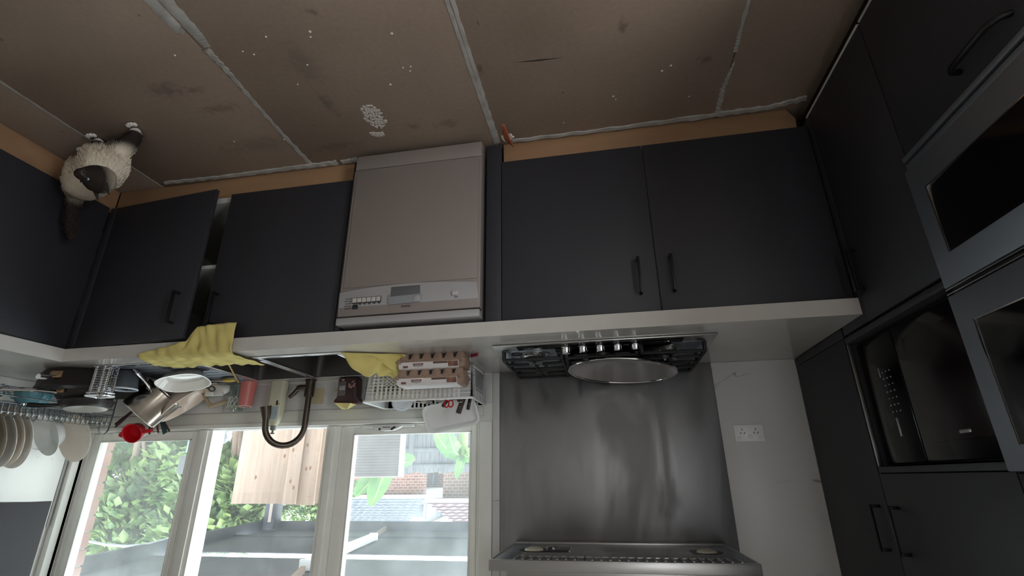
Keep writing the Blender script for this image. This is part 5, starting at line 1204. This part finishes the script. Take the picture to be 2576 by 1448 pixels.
me2 = bpy.data.meshes.new('fur_coat'); me2.from_pydata(strand_v, [], strand_f)
ca2 = me2.color_attributes.new('fur', 'FLOAT_COLOR', 'POINT')
for i, c in enumerate(strand_c): ca2.data[i].color = (*c, 1)
me2.materials.append(FUR); fo = bpy.data.objects.new('fur_coat', me2); COL.objects.link(fo); fo.parent = kt; fo['kind'] = 'stuff'

# ------------------------------------------------------------------ outdoors
def leafmat(name, c1, c2, sc=3.0):
    M_ = bpy.data.materials.new(name); M_.use_nodes = True
    n, l = M_.node_tree.nodes, M_.node_tree.links; b = n['Principled BSDF']; b.inputs['Roughness'].default_value = 0.5
    tc = n.new('ShaderNodeTexCoord'); nz = n.new('ShaderNodeTexNoise'); nz.inputs['Scale'].default_value = sc; nz.inputs['Detail'].default_value = 6
    l.new(tc.outputs['Object'], nz.inputs['Vector'])
    mr = n.new('ShaderNodeMapRange'); mr.inputs[1].default_value = 0.35; mr.inputs[2].default_value = 0.65; l.new(nz.outputs[0], mr.inputs[0])
    mx = n.new('ShaderNodeMix'); mx.data_type = 'RGBA'; mx.inputs[6].default_value = c1; mx.inputs[7].default_value = c2
    l.new(mr.outputs[0], mx.inputs[0]); l.new(mx.outputs[2], b.inputs['Base Color'])
    t = n.new('ShaderNodeBsdfTranslucent'); l.new(mx.outputs[2], t.inputs[0])
    ms = n.new('ShaderNodeMixShader'); ms.inputs[0].default_value = 0.35
    l.new(b.outputs[0], ms.inputs[1]); l.new(t.outputs[0], ms.inputs[2]); l.new(ms.outputs[0], n['Material Output'].inputs[0])
    return M_
LEAF = leafmat('hedge_leaf', srgb(66, 96, 60), srgb(128, 152, 88), 5)
BAN = leafmat('banana_leaf', srgb(84, 124, 76), srgb(126, 160, 98), 4)
BARK = mat('grey_bark', srgb(120, 104, 90), 0.9, bump=0.4, bscale=40)
PAL = mat('weathered_grey_paling', srgb(84, 87, 90), 0.85, var=0.25, vscale=6, bump=0.3, bscale=60, stretch=(6, 6, 0.4))
PALW = mat('pale_bleached_paling', srgb(112, 113, 114), 0.85, var=0.2, vscale=6, bump=0.3, bscale=60, stretch=(6, 6, 0.4))
PLY = mat('pale_raw_pine', srgb(196, 172, 154), 0.75, var=0.16, vscale=5, bump=0.1, bscale=40, stretch=(5, 5, 0.5))
KNOT = mat('pine_knot', srgb(150, 108, 80), 0.8)
DKSTEEL = mat('slate_blue_steel', srgb(30, 37, 45), 0.5, var=0.08, vscale=3)
BRICKM = mat('red_brown_brick', srgb(170, 132, 122), 0.9, var=0.14, vscale=4, bump=0.4, bscale=90)
MORT = mat('mortar', srgb(176, 168, 158), 0.95)
gd = bx('floor_outside', mat('concrete_ground', srgb(150, 150, 142), 0.9, var=0.1, vscale=2), None, -8, 40, 0.26, 40, -0.82, -0.7, 0); tag(gd, 'pale concrete ground outside', kind='structure')
jw = struct('wall_outside', 'red brown brick jamb outside the window')
MB().box(3.80, 4.6, 0.125, 0.178, -0.7, 2.5).build('mortar_bed', MORT, jw)
for i in range(15):
    z = 1.0 + i * 0.086
    for k, (x0, x1) in enumerate(((3.792, 3.90), (3.91, 4.13), (4.14, 4.36)) if i % 2 else ((3.792, 4.01), (4.02, 4.24))):
        bx('brick', BRICKM, jw, x0, x1, 0.123 if k == 0 else 0.17, 0.184 + 0.003 * ((i + k) % 2), z, z + 0.076, 0.003)

pr = thing('patio_roof', 'dark slate patio roof with open slot above the window view', 'patio roof', (3.4, 2.0, -0.7))
bx('fascia_beam', DKSTEEL, pr, 2.1, 5.40, 3.86, 3.94, 1.90, 2.10, 0.003)
bx('inner_beam', DKSTEEL, pr, 1.9, 5.2, 3.1, 3.16, 1.985, 2.02, 0.002)
for x0, x1 in ((1.75, 2.8), (2.804, 4.0), (4.004, 5.1)):
    bx('roof_panel', DKSTEEL, pr, x0, x1, 1.92, 3.86, 2.0, 2.008, 0.001)
for x0, x1 in ((1.75, 2.8), (2.804, 4.0), (4.004, 4.75)):
    bx('roof_panel', DKSTEEL, pr, x0, x1, 0.27, 1.63, 2.0, 2.008, 0.001)
b = MB()
b.grid(200, 2, lambda u, v: (1.75 + 2.85 * u, 1.55 + 0.45 * v, 2.022 + 0.009 * sin(u * 2.85 / 0.076 * 2 * pi)))
b.build('clear_sheet', glass_mat('clear_corrugated_sheet', (0.97, 0.98, 1, 1), 0.04, 0.06, (0.95, 0.97, 1, 1)), pr, ang=180)
mb = MB().bar((5.36, 3.9, 1.99), (4.35, 0.27, 1.99), 0.06, 0.18); mb.build('side_beam', DKSTEEL, pr, bevel=0.003)
bx('post', DKSTEEL, pr, 5.05, 5.20, 3.72, 3.86, -0.7, 1.98, 0.004); bx('post_channel', mat('pale_post_edge', srgb(150, 140, 132), 0.6), pr, 5.09, 5.135, 3.712, 3.72, -0.7, 1.9, 0.002)
mb = MB().bar((3.20, 2.4, 1.98), (3.62, 3.86, 1.97), 0.03, 0.04); mb.build('rafter', mat('brown_rafter', srgb(120, 104, 92), 0.7), pr)
MB().bar((2.93, 0.98, 1.975), (2.62, 0.27, 1.975), 0.03, 0.04).build('rafter', mat('brown_rafter2', srgb(128, 108, 92), 0.7), pr)
lf = thing('batten_light', 'white batten light fixed under the patio roof', 'light', (3.1, 1.9, 1.93))
MB().bar((3.26, 2.75, 1.955), (2.94, 1.02, 1.955), 0.075, 0.06).build('housing', WHITEP, lf, bevel=0.008)
for p, q in (((3.263, 2.765, 1.955), (3.26, 2.745, 1.955)), ((2.943, 1.035, 1.955), (2.939, 1.012, 1.955))): MB().bar(p, q, 0.085, 0.07).build('end_cap', mat('white_end_cap', srgb(238, 240, 244), 0.4), lf, bevel=0.006)
hp_ = thing('hoop_pipe', 'pale arched pipe outside the right window light', 'pipe', (4.9, 1.5, 1.9))
MB().tube([(5.36, 1.5, 1.85), (5.25, 1.5, 1.885), (5.05, 1.5, 1.91), (4.86, 1.5, 1.917), (4.66, 1.5, 1.90), (4.45, 1.5, 1.85), (4.40, 1.5, 1.8)], 0.011, 8).build('pipe', mat('pale_pipe', srgb(110, 118, 120), 0.4), hp_)

def hedge(name, label, x0, x1, y0, y1, z0, z1, n, seed, holes=0.0, leaf=0.085, crown=None):
    t = thing(name, label, 'tree', ((x0 + x1) / 2, (y0 + y1) / 2, -0.7), 'leafy trees beyond the window')
    rr = random.Random(seed); vs = []; fs = []
    clumps = [(rr.uniform(x0, x1), rr.uniform(y0, y1), z0 + (z1 - z0) * rr.random() ** 0.8, rr.uniform(0.25, 0.5)) for _ in range(int((x1 - x0) * (z1 - z0) * 9))]
    if crown: clumps = [c for c in clumps if crown(c[0], c[2])]
    for i in range(n):
        cx, cy, cz, cr = rr.choice(clumps)
        d = Vector((rr.gauss(0, 1), rr.gauss(0, 1), rr.gauss(0, 1))).normalized()
        p = Vector((cx, cy, cz)) + d * cr * rr.uniform(0.65, 1.0)
        L = leaf * rr.uniform(0.6, 1.3); a = (d + Vector((0, 0, -0.6)) + Vector((rr.uniform(-.6, .6), rr.uniform(-.6, .6), rr.uniform(-.6, .6)))).normalized()
        s_ = a.cross(d + Vector((0.01, 0.02, 0.3)))
        s_ = (s_.normalized() if s_.length > 1e-3 else Vector((1, 0, 0))) * L * 0.36; nn = a.cross(s_).normalized() * L * 0.08
        k = len(vs); vs += [p, p + a * L * 0.45 + s_ + nn, p + a * L, p + a * L * 0.45 - s_ + nn, p + a * L * 0.5]
        fs += [(k, k + 1, k + 4), (k + 1, k + 2, k + 4), (k + 2, k + 3, k + 4), (k + 3, k, k + 4)]
    me = bpy.data.meshes.new('foliage'); off = wpos(t); me.from_pydata([tuple(v - off) for v in vs], [], fs); me.materials.append(LEAF)
    o = bpy.data.objects.new('foliage', me); COL.objects.link(o); o.parent = t; o['kind'] = 'stuff'
    tx = (x0 + x1) / 2
    MB().tube([(tx, (y0 + y1) / 2, -0.7), (tx + 0.05, (y0 + y1) / 2, 0.3), (tx - 0.05, (y0 + y1) / 2, (z0 + z1) / 2)], [0.09, 0.07, 0.03], 10).build('trunk', BARK, t)
    for k in range(5): MB().tube([(tx, (y0 + y1) / 2, 0.3 + 0.2 * k), (tx + (k - 2) * (x1 - x0) * 0.18, (y0 + y1) / 2, (z0 + z1) / 2 + 0.15 * k)], [0.035, 0.012], 7).build('branch', BARK, t)
hedge('leafy_tree', 'dense green tree filling the right window light', 7.45, 10.6, 5.0, 5.7, 0.75, 2.9, 11000, 1, leaf=0.17)
hedge('leafy_tree', 'bright green tree seen between right mullion and pine boards', 5.55, 6.55, 3.95, 4.15, 0.9, 2.3, 4600, 2, leaf=0.15, crown=lambda x, z: z > 1.15 or x > 6.2)
hedge('leafy_tree', 'green shrub showing over the top of the pine boards', 6.75, 9.4, 8.6, 9.2, 1.2, 2.1, 5000, 3, leaf=0.12)
fn = thing('paling_fence', 'pale bleached timber paling fence behind the trees', 'fence', (8.0, 6.2, -0.7))
pm = None
for i in range(38):
    x = 5.4 + i * 0.152; h = 1.24 + 0.015 * ((i * 7) % 3)
    bx('paling', PALW, fn, x, x + 0.144, 6.2 + 0.008 * (i % 2), 6.222 + 0.008 * (i % 2), -0.7, h, 0.003)
bx('rail', PALW, fn, 5.4, 11.2, 6.23, 6.27, 0.2, 0.29, 0.003); bx('rail', PALW, fn, 5.4, 11.2, 6.23, 6.27, 0.9, 0.99, 0.003)
fg = thing('paling_fence', 'grey weathered paling fence seen through the left window light', 'fence', (4.4, 8, -0.7))
for i in range(64):
    x = -0.72 + i * 0.098; bx('paling', PAL, fg, x, x + 0.092, 8.03 + 0.008 * (i % 2), 8.05 + 0.008 * (i % 2), -0.7, 1.27 + 0.012 * ((i * 5) % 4), 0.002)
for z in (0.80, 1.12): bx('rail', PAL, fg, -0.72, 5.55, 7.99, 8.03, z, z + 0.07, 0.003)
bx('fence_post', PAL, fg, 4.92, 5.02, 7.96, 8.03, -0.7, 1.26, 0.004)

for nm, x0, x1, y, th_, top, lab in (('pine_board', 3.535, 4.045, 1.60, 0.02, 1.60, 'widest pale raw pine board propped outside the middle window light'),
                                     ('pine_board', 3.435, 3.55, 1.575, 0.022, 1.605, 'narrow pale pine board overlapping the widest board outside'),
                                     ('pine_board', 3.285, 3.445, 1.605, 0.022, 1.612, 'pale pine board with dark knot beside the narrow overlapping board')):
    o = thing(nm, lab, 'board', ((x0 + x1) / 2, y, -0.7), 'pine boards outside the window')
    bx('plank', PLY, o, x0, x1, y, y + th_, -0.7, top, 0.002); rr = random.Random(int(x0 * 1000))
    for k in range(3):
        kx, kz = rr.uniform(x0 + 0.03, x1 - 0.03), rr.uniform(1.1, 1.5)
        MB().lathe([(0.013, 0), (0.010, 0.0015), (0.004, 0.001), (0, 0.0018)], 14, (kx, y, kz), sx=0.8, sy=1.3, M=Matrix.Rotation(pi / 2, 3, 'X')).build('knot', KNOT, o)
    for k in range(5): MB().lathe([(0.0035, 0), (0, 0.001)], 8, (rr.uniform(x0 + .02, x1 - .02), y, rr.uniform(1.05, 1.55)), M=Matrix.Rotation(pi / 2, 3, 'X')).build('nail_hole', KNOT, o)
for i in range(4):
    o = thing('pine_board', ('pine board stacked edge on first behind the knotted board', 'pine board stacked edge on second behind the knotted board', 'pine board stacked edge on third behind the knotted board', 'rearmost pine board stacked edge on in the pile outside')[i], 'board', (3.25, 1.64 + 0.03 * i, -0.7), 'pine boards outside the window')
    bx('plank', PLY, o, 3.24 - 0.022 * i, 3.70, 1.63 + 0.03 * i, 1.652 + 0.03 * i, -0.7, 1.60, 0.002)
wbag = thing('plastic_bag', 'crumpled white plastic bag outside beside the pine boards', 'bag', (5.05, 2.6, -0.7))
MB().grid(18, 18, lambda u, v: (5.04 + 0.16 * (u - 0.5) * (1 + 0.3 * sin(9 * v)) + 0.01 * sin(31 * v), 2.6 + 0.03 * sin(8 * u + 5 * v), 0.72 + 0.30 * v + 0.02 * sin(13 * u) - 0.2 * (u - 0.5) ** 2)).build('bag_skin', mat('white_bag_film', srgb(168, 170, 174), 0.35, bump=0.5, bscale=20), wbag, thick=0.004)
MB().box(5.0, 5.1, 2.58, 2.66, -0.7, 0.74).build('bundle', mat('pale_sack', srgb(130, 126, 122), 0.8), wbag, bevel=0.03)
gb = thing('meter_box', 'grey box on a post outside the right window light', 'box', (5.11, 2.25, -0.7))
bx('housing', mat('mid_grey_box', srgb(62, 62, 66), 0.6), gb, 5.02, 5.2, 2.2, 2.3, 1.17, 1.345, 0.006); bx('post', mat('pale_box_post', srgb(92, 94, 96), 0.6), gb, 5.0, 5.03, 2.24, 2.28, -0.7, 1.35, 0.003)
bb_ = thing('blue_crate', 'pale blue crate outside low in the right window light', 'crate', (5.28, 2.45, -0.7))
bx('crate_wall', mat('pale_blue_plastic', srgb(84, 116, 138), 0.4), bb_, 5.235, 5.33, 2.4, 2.5, 1.0, 1.13, 0.006); bx('stand', PAL, bb_, 5.24, 5.32, 2.41, 2.49, -0.7, 1.0, 0.003)
gs = thing('screen_panel', 'grey ribbed screen panel with white post outside left window light', 'panel', (3.4, 3.0, -0.7))
for i in range(28): bx('rib', mat('grey_ribbed_sheet', srgb(112, 106, 105), 0.6) if i == 0 else bpy.data.materials['grey_ribbed_sheet'], gs, 3.145, 3.76, 3.0, 3.02 + 0.006 * (i % 2), 0.55 + i * 0.03, 0.579 + i * 0.03, 0.003)
bx('sheet', bpy.data.materials['grey_ribbed_sheet'], gs, 3.145, 3.76, 3.012, 3.03, -0.7, 1.388, 0.002)
bx('post', WHITEP, gs, 3.095, 3.143, 2.98, 3.03, -0.7, 1.392, 0.004); bx('top_rail', mat('pale_rail', srgb(200, 200, 200), 0.5), gs, 3.1, 3.76, 2.995, 3.03, 1.386, 1.396, 0.002)

def banana(name, label, x, y, leaves):
    t = thing(name, label, 'plant', (x, y, -0.7), 'banana plants outside')
    MB().tube([(x, y, -0.7), (x + 0.02, y, 0.4), (x, y, 1.1)], [0.10, 0.09, 0.06], 12).build('stem', mat('banana_stem', srgb(132, 160, 96), 0.6, var=0.1), t)
    for (dx_, dz, L, wd_, droop, tw) in leaves:
        sgn = 1 if dx_ >= 0 else -1
        def f(u, v):
            t0 = Vector((dx_, dz - 2 * droop * v)); t0.normalize(); cx = x + dx_ * v * L; cz = 1.05 + dz * v * L - droop * v * v * L
            w = wd_ * (sin(pi * min(1, v * 0.9 + 0.07))) ** 0.6; q = (u - 0.5) * 2
            fold = 0.05 * abs(q)
            return (cx - t0.y * q * w, y - 0.25 * v - fold * 0.5 + q * w * tw, cz + t0.x * q * w - fold * 0.6 + 0.01 * sin(v * 46) * abs(q))
        lf_ = MB().grid(7, 26, f).build('leaf', BAN, t, ang=180)
        MB().tube([f(0.5, k / 8) for k in range(9)], [0.012 * (1 - k / 10) for k in range(9)], 6).build('midrib', mat('pale_midrib', srgb(206, 222, 160), 0.5), lf_)
banana('banana_plant', 'broad leaved banana plant above the grey ribbed panel', 4.12, 5.0, [(0.45, 0.85, 0.85, 0.13, 0.15, 0.3), (0.15, 0.95, 0.85, 0.14, 0.1, 0.5), (-0.35, 0.75, 0.75, 0.12, 0.35, 0.2), (-0.7, 0.55, 0.7, 0.11, 0.4, 0.4), (0.8, 0.6, 0.75, 0.12, 0.35, 0.5)])
banana('banana_plant', 'hanging leaved banana plant in front of the grey paling fence', 2.98, 5.0, [(0.5, 0.25, 0.75, 0.13, 0.65, 0.2), (0.25, 0.45, 0.7, 0.12, 0.9, 0.3), (-0.3, 0.5, 0.6, 0.11, 0.5, 0.4), (0.02, 0.6, 0.75, 0.06, 0.1, 0.6)])

# neighbouring houses
def brickwall(name, sc=1.0, c1=(206, 142, 118), c2=(186, 112, 92)):
    M_ = bpy.data.materials.new(name); M_.use_nodes = True
    n, l = M_.node_tree.nodes, M_.node_tree.links; b = n['Principled BSDF']; b.inputs['Roughness'].default_value = 0.9
    g = n.new('ShaderNodeNewGeometry'); mp = n.new('ShaderNodeMapping'); mp.inputs['Rotation'].default_value = (radians(90), 0, 0)
    l.new(g.outputs['Position'], mp.inputs[0])
    bt_ = n.new('ShaderNodeTexBrick'); bt_.inputs['Scale'].default_value = 4.2 * sc
    bt_.inputs['Color1'].default_value = srgb(*c1); bt_.inputs['Color2'].default_value = srgb(*c2); bt_.inputs['Mortar'].default_value = srgb(140, 122, 112); bt_.inputs['Mortar Size'].default_value = 0.03
    l.new(mp.outputs[0], bt_.inputs[0]); l.new(bt_.outputs[0], b.inputs['Base Color']); return M_
BW = brickwall('far_red_brick', 0.62, (118, 78, 64), (96, 56, 47)); BW2 = brickwall('far_pink_brick', 0.62, (104, 82, 72), (94, 74, 66))
RT1 = mat('grey_roof_tile', srgb(70, 76, 86), 0.7, var=0.15, vscale=3); RT2 = mat('mauve_roof_tile', srgb(80, 62, 66), 0.7, var=0.15, vscale=3)
FWH = mat('white_fascia', srgb(150, 150, 155), 0.5); WINB = mat('dark_window_glass', srgb(76, 84, 90), 0.1); RENDER = mat('pale_render', srgb(118, 117, 120), 0.8)
hA = thing('house', 'red brick house with grey tiled roof beyond the grey fence', 'house', (8.6, 16, -0.7))
bx('wall', BW, hA, 7.56, 12.5, 16.0, 16.3, -0.7, 1.93, 0); bx('gutter', FWH, hA, 7.4, 12.6, 15.7, 15.82, 1.90, 2.03, 0.02); bx('soffit', FWH, hA, 7.4, 12.6, 15.8, 16.02, 1.93, 1.97, 0)
def tiled(parent, x0, x1, y0, z0, y1, z1, xa, xb, rows, m_):
    for r in range(rows):
        f0, f1 = r / rows, (r + 1) / rows
        ya, za, yb, zb = y0 + (y1 - y0) * f0, z0 + (z1 - z0) * f0, y0 + (y1 - y0) * f1, z0 + (z1 - z0) * f1
        p0, p1 = x0 + (xa - x0) * f0, x1 + (xb - x1) * f0; q0, q1 = x0 + (xa - x0) * f1, x1 + (xb - x1) * f1
        n = max(4, int((p1 - p0) / 0.3)); vs = []; fs = []
        for i in range(n * 4 + 1):
            u = i / (n * 4); w = 0.018 * sin(u * n * 2 * pi)
            vs += [(p0 + (p1 - p0) * u, ya, za + 0.05 + w), (q0 + (q1 - q0) * u, yb, zb + w * 0.7), (p0 + (p1 - p0) * u, ya, za - 0.02)]
            if i: k = i * 3; fs += [(k - 3, k, k + 1, k - 2), (k - 1, k + 2, k, k - 3)]
        tag(MB().add(vs, fs).build('tile_course', m_, parent, ang=80, fixn=False), kind=None)
tiled(hA, 7.4, 12.6, 15.75, 2.03, 20.5, 3.4, 10.0, 12.6, 12, RT1)
hW = thing('house', 'brick wing with dark window between the two brick houses', 'house', (7.9, 18, -0.7))
bx('wall', BW2, hW, 7.3, 8.6, 18, 18.3, -0.7, 1.72, 0); f_ = bx('window', WINB, hW, 7.69, 8.05, 17.95, 18.0, 1.2, 1.58, 0.004); bx('window_frame', FWH, f_, 7.86, 7.88, 17.93, 17.95, 1.2, 1.58, 0); bx('eave', FWH, hW, 7.2, 8.7, 17.7, 18, 1.70, 1.80, 0.01)
hB = thing('house', 'pink brick house with mauve tiled roof at the window edge', 'house', (5.5, 14, -0.7))
bx('wall', BW2, hB, 3.2, 6.18, 14, 14.3, -0.7, 1.96, 0); bx('gutter', FWH, hB, 3.1, 6.35, 13.0, 13.12, 1.94, 2.06, 0.02); bx('soffit', FWH, hB, 3.1, 6.35, 13.1, 14.05, 1.96, 2.0, 0)
tiled(hB, 3.1, 6.35, 13.05, 2.06, 18.0, 3.3, 3.4, 6.4, 11, RT2)
hC = thing('house', 'white rendered gabled house behind the tiled roofs', 'house', (11, 26, -0.7))
MB().prism([(9.2, -0.7), (13.2, -0.7), (13.2, 3.2), (11.6, 4.0), (9.2, 3.0)], lambda a, c: (a, 26, c), lambda a, c: (a, 26.4, c)).build('wall', RENDER, hC)
w_ = bx('window', WINB, hC, 11.1, 11.6, 25.95, 26.0, 2.7, 3.3, 0.01); bx('window_frame', FWH, w_, 11.0, 11.1, 25.93, 26, 2.65, 3.4, 0.01); bx('window', WINB, hC, 10.1, 10.35, 25.95, 26.0, 2.75, 3.3, 0.01)
MB().bar((9.0, 25.9, 2.98), (11.6, 25.9, 4.05), 0.2, 0.14).bar((11.6, 25.9, 4.05), (13.4, 25.9, 3.15), 0.2, 0.14).build('bargeboard', FWH, hC)
bpy.context.view_layer.update()
# lettering becomes plain mesh parts
dg = bpy.context.evaluated_depsgraph_get()
for o in [o for o in S.objects if o.type == 'FONT']:
    me = bpy.data.meshes.new_from_object(o.evaluated_get(dg)); nm = o.name.split('.')[0]
    n_ = bpy.data.objects.new(nm, me); COL.objects.link(n_); n_.parent = o.parent
    n_.location, n_.rotation_euler, n_.scale = o.location.copy(), o.rotation_euler.copy(), o.scale.copy()
    bpy.data.objects.remove(o)
